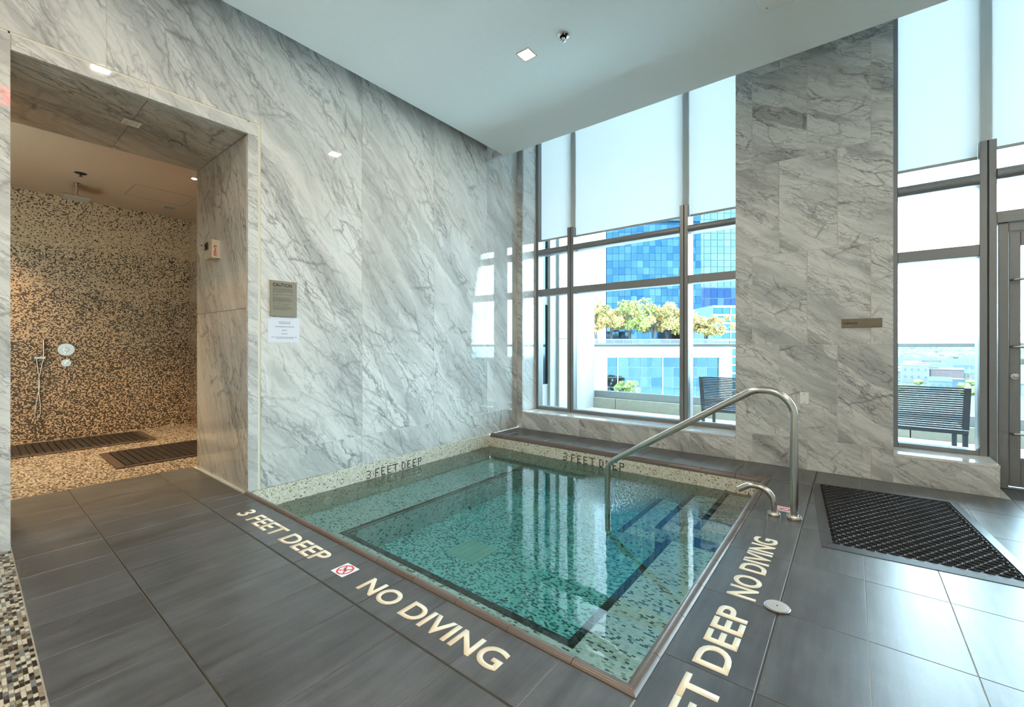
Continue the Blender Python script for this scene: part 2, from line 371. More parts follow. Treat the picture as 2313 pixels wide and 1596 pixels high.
    def obj(s, name, mats, parent=None, org=None, smooth=False):
        if org is None:
            xs = [v[0] for v in s.v]; ys = [v[1] for v in s.v]; zs = [v[2] for v in s.v]
            org = ((min(xs)+max(xs))/2, (min(ys)+max(ys))/2, min(zs))
        o = bpy.data.objects.new(name, s.mesh(name, mats, org, smooth)); COL.objects.link(o)
        o.location = org
        if parent is not None: par(o, parent)
        return o
def wm(o):
    b = Matrix.LocRotScale(o.location, o.rotation_euler, o.scale)
    return wm(o.parent) @ o.matrix_parent_inverse @ b if o.parent else b
def par(o, p):
    """parent, keeping o where it stands"""
    o.parent = p; o.matrix_parent_inverse = wm(p).inverted()
def empty(name, loc, rz=0):
    e = bpy.data.objects.new(name, None); COL.objects.link(e); e.location = loc; e.rotation_euler = (0, 0, rz); e.empty_display_size = .1; return e
def tag(o, label, cat, group=None, kind=None):
    o['label'] = label; o['category'] = cat
    if group: o['group'] = group
    if kind: o['kind'] = kind
    return o
def struct(o, label=None, cat=None):
    o['kind'] = 'structure'
    if label: o['label'] = label; o['category'] = cat
    return o
def textmesh(body, mat_, L, h, depth=.001):
    """flat lettering L long, h tall, in the xy plane from the origin"""
    cu = bpy.data.curves.new('lettering', 'FONT'); cu.body = body; cu.size = 1; cu.extrude = 0; cu.resolution_u = 5
    cu.offset = .022
    o = bpy.data.objects.new('lettering', cu); COL.objects.link(o)
    dg = bpy.context.evaluated_depsgraph_get(); me = bpy.data.meshes.new_from_object(o.evaluated_get(dg))
    bpy.data.objects.remove(o); bpy.data.curves.remove(cu)
    xs = [v.co.x for v in me.vertices]; ys = [v.co.y for v in me.vertices]
    x0, x1, y0, y1 = min(xs), max(xs), min(ys), max(ys)
    for v in me.vertices: v.co = Vector(((v.co.x-x0)/(x1-x0)*L, (v.co.y-y0)/(y1-y0)*h, 0))
    bm = bmesh.new(); bm.from_mesh(me)
    r = bmesh.ops.extrude_face_region(bm, geom=bm.faces[:])
    for v in [q for q in r['geom'] if isinstance(q, bmesh.types.BMVert)]: v.co.z += depth
    bmesh.ops.recalc_face_normals(bm, faces=bm.faces[:]); bm.to_mesh(me); bm.free()
    me.materials.clear(); me.materials.append(mat_); return me
def textobj(name, body, mat_, L, h, origin, ex, ey, parent=None, depth=.001):
    """lettering along world vector ex, letters upright along ey"""
    me = textmesh(body, mat_, L, h, depth); ex = Vector(ex); ey = Vector(ey); ez = ex.cross(ey)
    o = bpy.data.objects.new(name, me); COL.objects.link(o)
    mw = Matrix((ex, ey, ez)).transposed().to_4x4()
    me.transform(mw); o.location = origin
    if parent is not None: par(o, parent)
    return o

# ================================================================== SETTING
YW, YF = 4.962, 5.30            # window wall face, window frame face
ZC = 3.722                      # ceiling
XR, YB = 9.0, -6.0              # far ends of the hall behind and beside the camera
PX0, PX1, PY0, PY1 = 0.0, 3.181, 1.447, 4.36   # pool inside
CO = .062                       # coping width
X0J, PT, PL = .2055, .3048, .5655

# floor base with slate tiles
fb = MB()
fb.box(0, YB, -.12, XR, 1.385, -.0028).box(3.243, 1.385, -.12, XR, 5.46, -.0028).box(0, 4.43, -.12, 3.243, YW+.2, -.0028).box(-1.245, .13, -.12, 0, 1.41, -.0028)
floor = struct(fb.obj('floor', M['grout'], org=(0, 0, 0)), 'dark slate tiled pool deck floor', 'floor')
TM = {}
def tile(x0, y0, x1, y1, gap=.0013):
    w, l = round(x1-x0-2*gap, 4), round(y1-y0-2*gap, 4); key = (w, l)
    if key not in TM:
        TM[key] = MB().box(-w/2, -l/2, -.012, w/2, l/2, 0, ch=.0012).mesh('floor_tile', M['tile'])
    o = bpy.data.objects.new('floor_tile', TM[key]); COL.objects.link(o); o.location = ((x0+x1)/2, (y0+y1)/2, 0); par(o, floor)
SL1, SL2, SRX, MOSY = 1.105, .533, 3.553, .174
sw = .004
xs = [X0J+PT*k for k in range(-5, 12)]
xs = [x for x in xs if x < SRX-.05]
def row(y0, y1, xa, xb):
    js = [xa]+[x for x in xs if xa+.02 < x < xb-.02]+[xb]
    for a, b in zip(js, js[1:]): tile(a, y0, b, y1)
row(SL1+sw, 1.385, 0, 3.243-.002)
row(SL1+sw, 1.385, -1.245, 0)
row(SL2+sw, SL1-sw, -1.245, SRX-sw)
row(MOSY, SL2-sw, -1.245, SRX-sw)
ys = [1.098+PL*k for k in range(-3, 8)]
tile(3.243, SL1+sw, SRX-sw, 1.663)
for a, b in ((1.663, 2.232), (2.232, 2.796), (2.796, 3.36), (3.36, 3.925), (3.925, 4.43)): tile(3.243, a, SRX-sw, b)
tile(3.243, 4.43, SRX-sw, YW)
js = [0]+[x for x in xs if .05 < x < 3.2]+[3.25]
for a, b in zip(js, js[1:]): tile(a, 4.43, b if b < 3.24 else 3.243, YW)
rx = [SRX+sw]+[3.86+.304*k for k in range(0, 9)]
ry = [SL2-.6, SL2-.03, SL1, 1.663, 2.232, 2.796, 3.36, 3.925, 4.49, 4.99]
for a, b in zip(rx, rx[1:]):
    for c, d in zip(ry, ry[1:]):
        if d > 4.6 and a < 4.70: d2 = YW
        else: d2 = d
        tile(a, c, b, d2)
    if a > 4.6: tile(a, 4.99, b, 5.4)
# slot drains between the tiles
def slot(a, b, label):
    along = 'x' if a[1] == b[1] else 'y'
    e = empty('slot_drain', ((a[0]+b[0])/2, (a[1]+b[1])/2, -.02))
    tag(e, label, 'drain')
    def strip(o0, o1, z0, z1, m, nm):
        if along == 'x': MB().box(a[0], a[1]+o0, z0, b[0], a[1]+o1, z1).obj(nm, m, e)
        else: MB().box(a[0]+o0, a[1], z0, a[0]+o1, b[1], z1).obj(nm, m, e)
    strip(-sw, -sw+.0012, -.02, -.0004, M['slot_edge'], 'edge_bar'); strip(sw-.0012, sw, -.02, -.0004, M['slot_edge'], 'edge_bar')
    strip(-sw+.0012, sw-.0012, -.02, -.0012, M['slot_dark'], 'channel')
slot((-1.245, SL2), (SRX-sw, SL2), 'slot drain crossing the deck farther from the pool')
slot((-1.245, SL1), (SRX-sw, SL1), 'slot drain beside the front deck lettering')
slot((SRX, SL1), (SRX, YW), 'slot drain running past the handrail toward the marble pier')
# small mosaic strip on the left of the deck: loose little tiles, one joined part
mo = MB(); random.seed(3)
y = MOSY-.004; 
while y > -.34:
    x = .002 + random.random()*.02
    y1 = y-.0125
    while x < 2.35:
        w = .0245
        k = random.choices(range(5), (.30, .22, .24, .12, .12))[0]; z = .0012*random.random()
        mo.quad((x, y1+.0012, z-.001), (x+w-.0014, y1+.0012, z-.001), (x+w-.0014, y, z-.001), (x, y, z-.001), mi=k)
        x += w
    y = y1
o = mo.obj('mosaic_tiles', M['mos'], floor); o['kind'] = 'stuff'; o['label'] = 'brown, cream and black mosaic strip at the deck edge'

# ---- left wall : core, polished slabs, border round the shower opening
DY0, DY1, DZ = .17, 1.411, 2.881
JX = -1.212
core = MB()
core.box(-.03, YB, -.1, -.003, DY0-.003, 4.55).box(-.03, DY1+.003, 0, -.003, YW+.1, 4.55).box(-.03, DY0-.01, DZ+.003, -.003, DY1+.01, 4.55)
wall_left = struct(core.obj('wall_left', M['marble_grout'], org=(0, 2, 0)), 'tall polished white marble wall with grey diagonal veins', 'wall')
def slab(parent, x0, y0, z0, x1, y1, z1, m, gap=.0014, name='marble_slab', ch=.0008):
    d = [x1-x0, y1-y0, z1-z0]; th = d.index(min(d)); a = [x0, y0, z0]; b = [x1, y1, z1]
    for i in range(3):
        if i != th: a[i] += gap; b[i] -= gap
    return MB().box(*a, *b, ch=ch).obj(name, m, parent)
YJ = [1.509, 2.442, 3.376, 4.304, YW]
for a, b in zip(YJ, YJ[1:]):
    slab(wall_left, -.022, a, .291, 0, b, 4.5, M['slab'])
    slab(wall_left, -.022, a, 0, 0, b, .291, M['slab'])
for a, b in ((.576-.933*2, .576-.933), (.576-.933, .576), (.576, 1.509)):
    slab(wall_left, -.022, a, 2.985, 0, b, 4.5, M['slab'])
for a, b in ((-3.2, -2.2), (-2.2, -1.2), (-1.2, -.3), (-.3, .072)):
    slab(wall_left, -.022, a, 0, 0, b, 2.975, M['slab'])
for a, b in ((-3.2, -2.2), (-2.2, -1.29)): slab(wall_left, -.022, a, 2.985, 0, b, 4.5, M['slab'])
B = 'border_slab'
slab(wall_left, -.022, .082, 0, .003, DY0, DZ+.094, M['trim_marble'], name=B)
slab(wall_left, -.022, DY1, 0, .003, 1.489, DZ+.0, M['trim_marble'], name=B)
slab(wall_left, -.022, DY0, DZ, .003, .792, DZ+.093, M['trim_marble'], name=B)
slab(wall_left, -.022, .792, DZ, .003, 1.489, DZ+.093, M['trim_marble'], name=B)
# reveals of the opening
def jamb(y0, y1, xa, xb, z0, z1): slab(wall_left, xa, y0, z0, xb, y1, z1, M['trim_marble'] if 0 else M['slab2'], name='jamb_slab')
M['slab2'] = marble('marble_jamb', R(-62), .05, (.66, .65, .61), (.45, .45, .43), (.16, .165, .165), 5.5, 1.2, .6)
for z0, z1 in ((0, 1.482), (1.482, DZ)):
    for xa, xb in ((JX, -.674), (-.674, -.024)):
        jamb(DY1, DY1+.02, xa, xb, z0, z1); jamb(DY0-.02, DY0, xa, xb, z0, z1)
for ya, yb in ((DY0, .792), (.792, DY1)):
    slab(wall_left, JX, ya, DZ, -.60 if ya < .5 else -.024, yb, DZ+.02, M['slab2'], name='soffit_slab')
slab(wall_left, -.60, DY0, DZ, -.024, .792, DZ+.02, M['slab2'], name='soffit_slab')
wc = MB(); wc.box(JX, DY1+.021, -.1, -.031, 2.1, 4.5).box(JX, DY0-.6, -.1, -.031, DY0-.021, 4.5).box(JX, DY0-.02, DZ+.021, -.031, DY1+.021, 4.5)
struct(wc.obj('wall_shower_front', M['concrete']), 'thick marble clad wall around the shower opening', 'wall')

# ---- window wall : piers, sills, low walls in honed marble tiles
core = MB()
core.box(-.03, YW+.003, -.1, .085, YF+.2, 4.55).box(2.868, YW+.003, -.1, 4.083, YF+.2, 4.55).box(.085, YW+.003, -.1, 2.868, YF+.2, .215).box(4.083, YW+.003, -.1, 4.705, YF+.04, .222)
wall_win = struct(core.obj('wall_window', M['marble_grout'], org=(2, YW+.1, 0)), 'window wall with veined grey marble tiled pier and low sill walls', 'wall')
def wt(x0, z0, x1, z1): slab(wall_win, x0, YW, z0, x1, YW+.022, z1, M['pier'], gap=.0018, name='marble_tile')
rows = [(0, .290, [3.013, 3.475, 3.942]), (.290, 1.19, [3.248, 3.707]), (1.19, 2.083, [3.013, 3.475, 3.942]), (2.083, 2.99, [3.248, 3.707]), (2.99, 3.9, [3.013, 3.475, 3.942]), (3.9, 4.5, [3.248, 3.707])]
for z0, z1, js in rows:
    j = [2.859]+js+[4.092]
    for a, b in zip(j, j[1:]): wt(a, z0, b, z1)
for z0, z1 in ((0, 1.19), (1.19, 2.99), (2.99, 4.5)): wt(0, z0, .095, z1)
j = [.095, .557, 1.011, 1.477, 1.945, 2.403, 2.859]
for a, b in zip(j, j[1:]): wt(a, 0, b, .222)
wt(4.092, 0, 4.714, .230)
slab(wall_win, 4.692, YW+.022, 0, 4.714, YF+.04, .230, M['pier'], name='marble_tile')
# reveals
for x0, x1, z in ((.073, .095, .243), (2.859, 2.881, .243), (4.07, 4.092, .25)):
    slab(wall_win, x0, YW+.022, z, x1, YF+.1, 4.5, M['sill'], name='reveal_slab')
slab(wall_win, .095, YW, .222, 2.859, YF+.12, .243, M['sill'], name='sill_slab', ch=.002)
MB().prism([(4.092, YW), (4.714, YW), (4.714, YF+.03), (4.092, YF+.03)], 'z', .230, .251).obj('sill_slab', M['sill'], wall_win)

# ---- rest of the hall, behind and beside the camera
wb = MB().box(-.03, YB-.2, -.1, XR+.2, YB, 4.6); struct(wb.obj('wall_back', M['white_paint']), 'plain pale rear wall of the pool hall', 'wall')
wr = MB().box(XR, YB, -.1, XR+.2, YF+.3, 4.6); struct(wr.obj('wall_right', M['white_paint']), 'plain pale side wall of the pool hall', 'wall')
wf = MB().box(8.2, YW, -.1, XR, YF+.2, 4.6); struct(wf.obj('wall_window_end', M['white_paint']), 'plain end pier of the window wall', 'wall')
# ceiling with a shadow slot along the marble wall and an open window pocket
ce = MB(); ce.box(.16, YB, ZC, XR, 4.49, ZC+.06).box(0, 4.44, ZC, .16, 4.49, ZC+.06).box(.16, 4.47, ZC+.06, XR, 4.49, 4.5).box(0, YB, ZC+.36, .16, 4.44, ZC+.40).box(.15, YB, ZC+.06, .16, 4.44, ZC+.40)
ceiling = struct(ce.obj('ceiling', M['white_paint'], org=(4, 0, ZC)), 'smooth white dropped ceiling over the spa', 'ceiling')
rf = MB().box(-4.4, YB-.2, 4.55, XR+.2, YF+.28, 4.75); struct(rf.obj('roof', M['white_paint']), 'flat roof slab above the hall', 'roof')

# ---- windows
def fbox(parent, name, x0, y0, z0, x1, y1, z1, m=None, ch=.003): return MB().box(x0, y0, z0, x1, y1, z1, ch=ch).obj(name, m or M['frame'], parent)
def vmull(parent, x0, x1, z0, zcap, ztop):
    c = (x0+x1)/2
    fbox(parent, 'mullion', x0, YF, z0, c-.004, YF+.075, zcap); fbox(parent, 'mullion', c+.004, YF, z0, x1, YF+.075, zcap)
    fbox(parent, 'gasket', c-.004, YF+.006, z0, c+.004, YF+.075, zcap, M['gasket'], 0)
    fbox(parent, 'mullion_back', x0+.008, YF+.09, z0, x1-.008, YF+.24, ztop)
def bull(parent, x0, x1, z0, z1):
    """rounded shade pelmet transom"""
    h = (z1-z0)/2; pts = [(YF+.10, z0), (YF+.10, z1)]
    for k in range(9):
        a = math.pi/2+math.pi*k/8; pts.append((YF+.022+.042*math.cos(a), z0+h+h*math.sin(a)))
    MB().prism(pts, 'x', x0, x1).obj('transom', M['frame'], parent, smooth=True)
    fbox(parent, 'outer_cap', x0, YF+.13, z0+.01, x1, YF+.20, z1-.01)
def flat(parent, x0, x1, z0, z1):
    fbox(parent, 'transom', x0, YF+.004, z0, x1, YF+.10, z1); fbox(parent, 'outer_cap', x0, YF+.13, z0+.008, x1, YF+.20, z1-.008)
def pane(parent, x0, x1, z0, z1): MB().box(x0-.01, YF+.105, z0-.01, x1+.01, YF+.121, z1+.01).obj('glass_pane', M['glass'], parent)
win1 = empty('window_1', (1.5, YF, .243)); struct(win1, 'wide three-bay metal framed window above the spa', 'window')
ZS, ZT = .243, 4.5
fbox(win1, 'side_frame', .095, YF, ZS, .139, YF+.12, ZT); fbox(win1, 'side_frame', 2.82, YF, ZS, 2.859, YF+.12, ZT)
vmull(win1, .635, .736, ZS, 2.857, ZT); vmull(win1, 2.19, 2.287, ZS, 2.857, ZT)
for a, b in ((.139, .635), (.736, 2.19), (2.287, 2.82)):
    fbox(win1, 'bottom_rail', a, YF+.004, ZS, b, YF+.10, ZS+.042); fbox(win1, 'outer_cap', a, YF+.13, ZS, b, YF+.2, ZS+.03)
    flat(win1, a, b, 1.92, 2.015); bull(win1, a, b, 2.527, 2.61); fbox(win1, 'top_rail', a, YF+.004, ZT-.06, b, YF+.12, ZT)
    for z0, z1 in ((ZS+.042, 1.92), (2.015, 2.527), (2.61, ZT-.06)): pane(win1, a, b, z0, z1)
win2 = empty('window_2', (4.4, YF, .25)); struct(win2, 'narrow metal framed window beside the terrace door', 'window')
fbox(win2, 'side_frame', 4.092, YF, .251, 4.143, YF+.12, ZT)
vmull(win2, 4.657, 4.756, 0, 2.90, ZT)
a, b = 4.143, 4.657
fbox(win2, 'bottom_rail', a, YF+.004, .251, b, YF+.10, .29); fbox(win2, 'outer_cap', a, YF+.13, .251, b, YF+.2, .28)
flat(win2, a, b, 1.935, 2.034); bull(win2, a, b, 2.54, 2.635); fbox(win2, 'top_rail', a, YF+.004, ZT-.06, b, YF+.12, ZT)
for z0, z1 in ((.29, 1.935), (2.034, 2.54), (2.635, ZT-.06)): pane(win2, a, b, z0, z1)
# the bay with the door, and the bay beyond the frame
win3 = empty('window_3', (6.5, YF, 0)); struct(win3, 'glazed bays above and beyond the terrace door', 'window')
flat(win3, 4.756, 5.80, 2.196, 2.291); bull(win3, 4.756, 5.80, 2.56, 2.655); fbox(win3, 'top_rail', 4.756, YF, ZT-.06, 8.2, YF+.12, ZT)
for z0, z1 in ((2.291, 2.56), (2.655, ZT-.06)): pane(win3, 4.756, 5.80, z0, z1)
vmull(win3, 5.80, 5.90, 0, 2.9, ZT); vmull(win3, 7.0, 7.1, 0, 2.9, ZT)
for a, b in ((5.9, 7.0), (7.1, 8.2)):
    fbox(win3, 'bottom_rail', a, YF, 0, b, YF+.1, .1); flat(win3, a, b, 1.935, 2.034)
    for z0, z1 in ((.1, 1.935), (2.034, ZT-.06)): pane(win3, a, b, z0, z1)
door = empty('door_1', (5.3, YF+.04, 0)); struct(door, 'grey metal glazed terrace door with horizontal tube rails', 'door')
yd = YF+.035
for x0, x1 in ((4.768, 4.826), (5.74, 5.80)): fbox(door, 'door_frame', x0, yd-.005, 0, x1, yd+.10, 2.196)
fbox(door, 'door_frame', 4.826, yd-.005, 2.12, 5.74, yd+.10, 2.19)
fbox(door, 'stile', 4.831, yd+.01, .02, 4.895, yd+.06, 2.115); fbox(door, 'stile', 5.66, yd+.01, .02, 5.735, yd+.06, 2.115)
fbox(door, 'rail', 4.895, yd+.01, 2.0, 5.66, yd+.06, 2.115); fbox(door, 'rail', 4.895, yd+.01, .02, 5.66, yd+.06, .26)
MB().box(4.885, yd+.03, .25, 5.67, yd+.045, 2.01).obj('glass_pane', M['glass'], door)
fbox(door, 'threshold', 4.768, yd-.02, 0, 5.80, yd+.14, .012, M['alu'])
for z in (.459, 1.17, 1.72):
    MB().tube([(4.845, yd+.012, z), (4.85, yd-.022, z), (4.862, yd-.034, z), (4.9, yd-.036, z), (5.64, yd-.036, z), (5.67, yd-.03, z), (5.68, yd+.012, z)], .011).obj('tube_rail', M['steel'], door, smooth=True)
lk = MB(); lk.lathe([(.024, 0), (.024, -.008), (.02, -.011)], (4.862, yd+.01, .925), 'y').obj('lock_plate', M['white_plastic'], door, smooth=True)
MB().lathe([(.010, 0), (.010, -.018), (.016, -.022), (.017, -.034), (.012, -.038)], (4.862, yd-.001, .935), 'y').obj('thumb_turn', M['steel'], door, smooth=True)

# ---- shower room
SX, SY0, SY1, SZ = -4.09, -1.2, 2.12, 3.078
MB_ = MB().quad((SX, SY0, 0), (SX, SY1, 0), (SX, SY1, SZ), (SX, SY0, SZ)).box(SX-.15, SY0, -.1, SX-.001, SY1, SZ+.1)
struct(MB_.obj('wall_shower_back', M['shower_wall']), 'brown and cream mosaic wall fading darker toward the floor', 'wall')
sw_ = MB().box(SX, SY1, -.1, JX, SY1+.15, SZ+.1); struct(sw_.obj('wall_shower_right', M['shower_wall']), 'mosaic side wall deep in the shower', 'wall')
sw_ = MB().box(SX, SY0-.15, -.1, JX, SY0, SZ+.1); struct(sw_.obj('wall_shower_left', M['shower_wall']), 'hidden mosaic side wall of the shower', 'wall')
sf = MB().box(SX, SY0, -.1, -1.248, SY1, -.001); shf = struct(sf.obj('floor_shower', M['shower_floor']), 'cream and brown mosaic shower floor', 'floor')
sc = MB().box(SX-.1, SY0-.1, SZ, JX+.001, SY1+.1, SZ+.08)
shc = struct(sc.obj('ceiling_shower', M['shower_paint']), 'smooth beige painted shower ceiling', 'ceiling')
# access hatch, drawn by its fine joint
hx0, hx1, hy0, hy1 = -3.35, -2.80, 1.25, 1.85
for a in ((hx0, hy0, hx1, hy0+.006), (hx0, hy1-.006, hx1, hy1), (hx0, hy0, hx0+.006, hy1), (hx1-.006, hy0, hx1, hy1)):
    MB().box(a[0], a[1], SZ-.002, a[2], a[3], SZ).obj('hatch_joint', M['faint_ink'], shc)

# ================================================================== SPA POOL
WL, ZSEAT, ZFL = -.160, -.335, -.56
SXI, SYI, SRI, SYS = .595, 1.93, 2.665, 3.40      # inner edges of the seat; steps start
pool = empty('spa_pool', (1.6, 2.9, ZFL)); tag(pool, 'square mosaic spa pool sunk into the slate deck', 'pool')
def pm(mb, name, m, **k): return mb.obj(name, M[m], pool, **k)
T = .06
# walls above and below the water
pm(MB().box(-.022, PY0, ZFL-.1, 0, PY1, -.002), 'pool_wall', 'band')
pm(MB().box(0, PY1, ZFL-.1, PX1, PY1+T, -.036), 'pool_wall', 'band')
pm(MB().box(0, PY0-T+.003, ZFL-.1, PX1, PY0, -.036), 'pool_wall', 'band')
pm(MB().box(PX1, PY0, ZFL-.1, PX1+T-.003, PY1, -.036), 'pool_wall', 'band')
pm(MB().box(0, PY0, ZFL-.1, PX1, PY1, ZFL), 'pool_bottom', 'pool_floor')
TW, e = .05, .0006
seat = MB()
seat.prism([(0, PY0), (PX1, PY0), (PX1, SYS), (SRI+TW, SYS), (SRI+TW, SYI-TW), (SXI-TW, SYI-TW), (SXI-TW, PY1), (0, PY1)], 'z', ZFL, ZSEAT)
seat.box(SXI-TW, SYI, ZFL, SXI, PY1, ZSEAT-.012).box(SXI-TW, SYI-TW, ZFL, SRI+TW, SYI, ZSEAT-.012).box(SRI, SYI, ZFL, SRI+TW, SYS, ZSEAT-.012)
st = pm(seat, 'bench', 'seat')
for a in ((SXI-TW, SYI, SXI+.001, PY1), (SXI-TW, SYI-TW, SRI+TW, SYI+.001), (SRI-.001, SYI, SRI+TW, SYS)):
    pm(MB().box(a[0], a[1], ZSEAT-.012, a[2], a[3], ZSEAT+e), 'nosing_trim', 'trim')
for xa, xb, z in ((2.876, PX1, -.185), (2.58, 2.876, -.258), (2.265, 2.58, -.37)):
    stp = pm(MB().box(xa, SYS, ZFL, PX1, PY1, z-.001), 'step', 'band' if z > -.2 else 'seat')
    MB().box(xa-.001, SYS-.0005, z-.012, xa+TW, PY1, z).obj('nosing_trim', M['trim'], stp)
# pale edge line on the nosings
for a in ((SXI-.003, SYI, SXI+.002, PY1),): pm(MB().box(a[0], a[1], ZSEAT-.004, a[2], a[3], ZSEAT+.0012), 'edge_strip', 'white_plastic')
# bullnose coping, piece by piece, mitred at the corners
prof = [(0, -.03), (0, .002), (.004, .007), (.014, .012), (.028, .012), (.042, .006), (.053, -.006), (.060, -.020), (.062, -.036), (.05, -.036)]
def coping(run, a, b, ma=False, mb_=False):
    mb = MB(); k = len(prof); g_ = .0012
    for t, mi, sg in ((a+(0 if ma else g_), ma, 1), (b-(0 if mb_ else g_), mb_, -1)):
        for d, z in prof:
            tt = t+sg*d if mi else t
            mb.v.append({'near': (tt, 1.385+d, z), 'right': (3.243-d, tt, z), 'far': (tt, 4.43-d-.008, z)}[run])
    mb.f = [tuple(range(k)), tuple(range(k, 2*k))]+[(i, (i+1) % k, k+(i+1) % k, k+i) for i in range(k)]; mb.mi = [0]*len(mb.f)
    mb.obj('coping_tile', M['coping'], pool, smooth=True)
def runs(run, a, b, first, ma, mb_):
    js = [a]+[first+PT*k for k in range(14) if a+.04 < first+PT*k < b-.04]+[b]
    for i, (p, q) in enumerate(zip(js, js[1:])): coping(run, p, q, ma and i == 0, mb_ and i == len(js)-2)
runs('near', 0, 3.243, .25, False, True); runs('right', 1.385, 4.422, 1.62, True, True); runs('far', 0, 3.243, .23, False, True)
# depth marking set in little dark tiles, one per inscription
FONT = {'3': ('1110', '0001', '0001', '0110', '0001', '0001', '1110'), 'F': ('1111', '1000', '1000', '1110', '1000', '1000', '1000'), 'E': ('1111', '1000', '1000', '1110', '1000', '1000', '1111'), 'T': ('11111', '00100', '00100', '00100', '00100', '00100', '00100'), 'D': ('1110', '1001', '1001', '1001', '1001', '1001', '1110'), 'P': ('1111', '1001', '1001', '1111', '1000', '1000', '1000')}
def tiles_text(a0, a1, z0, z1, put, lab):
    cx = 0; W_ = sum(2 if c == ' ' else len(FONT[c][0])+2 for c in '3 FEET DEEP')-2; u = (a1-a0)/W_; h = (z1-z0)/7
    for ch in '3 FEET DEEP':
        if ch == ' ': cx += 2; continue
        gl = FONT[ch]; mb = MB()
        for r_, line in enumerate(gl):
            for c_, v in enumerate(line):
                if v == '1': put(mb, a0+(cx+c_)*u+.04*u, a0+(cx+c_+1)*u-.04*u, z0+(6-r_)*h+.06*h, z0+(7-r_)*h-.06*h)
        o = pm(mb, 'tile_letter', 'ink'); o['label'] = 'dark tile letter '+ch+' of '+lab; o['kind'] = 'stuff'; cx += len(gl[0])+2
tiles_text(2.492, 3.19, -.155, -.072, lambda mb, a, b, c, d: mb.box(0, a, c, .0008, b, d), '3 FEET DEEP on the marble wall side')
tiles_text(1.146, 1.90, -.160, -.075, lambda mb, a, b, c, d: mb.box(a, PY1-.0008, c, b, PY1, d), '3 FEET DEEP under the window')
# water jets
for c, ax in (((0, 2.083, -.255), 'x'), ((0, 3.146, -.245), 'x'), ((SXI, 2.62, -.43), 'x'), ((SXI, 3.685, -.42), 'x'), ((SXI, 4.2, -.42), 'x')):
    j = MB().lathe([(.036, -.004), (.036, .006), (.030, .011), (.018, .011), (.014, .004)], c, 'x', 24).obj('jet_fitting', M['white_plastic'], pool, smooth=True)
# bottom grates
for cx_, cy_, s_ in ((1.287, 2.665, .315), (1.19, 3.74, .30)):
    gr = MB().box(cx_-s_/2, cy_-s_/2, ZFL, cx_+s_/2, cy_+s_/2, ZFL+.006).obj('drain_cover', M['gratebase'] if 'gratebase' in M else M['white_plastic'], pool)
    bars = MB()
    for k in range(26):
        y_ = cy_-s_/2+.012+(s_-.024)*k/25
        bars.box(cx_-s_/2+.008, y_-.0035, ZFL+.006, cx_+s_/2-.008, y_+.0035, ZFL+.012)
    for k in range(6):
        x_ = cx_-s_/2+.006+(s_-.012)*k/5; bars.box(x_-.004, cy_-s_/2, ZFL+.006, x_+.004, cy_+s_/2, ZFL+.013)
    b_ = bars.obj('grate_bars', M['white_plastic'], gr)
# water body
wt_ = MB().box(-.002, PY0-.002, ZFL-.05, PX1+.002, PY1+.002, WL)
water = tag(wt_.obj('pool_water', M['water']), 'clear turquoise water filling the spa pool', 'water', kind='stuff')

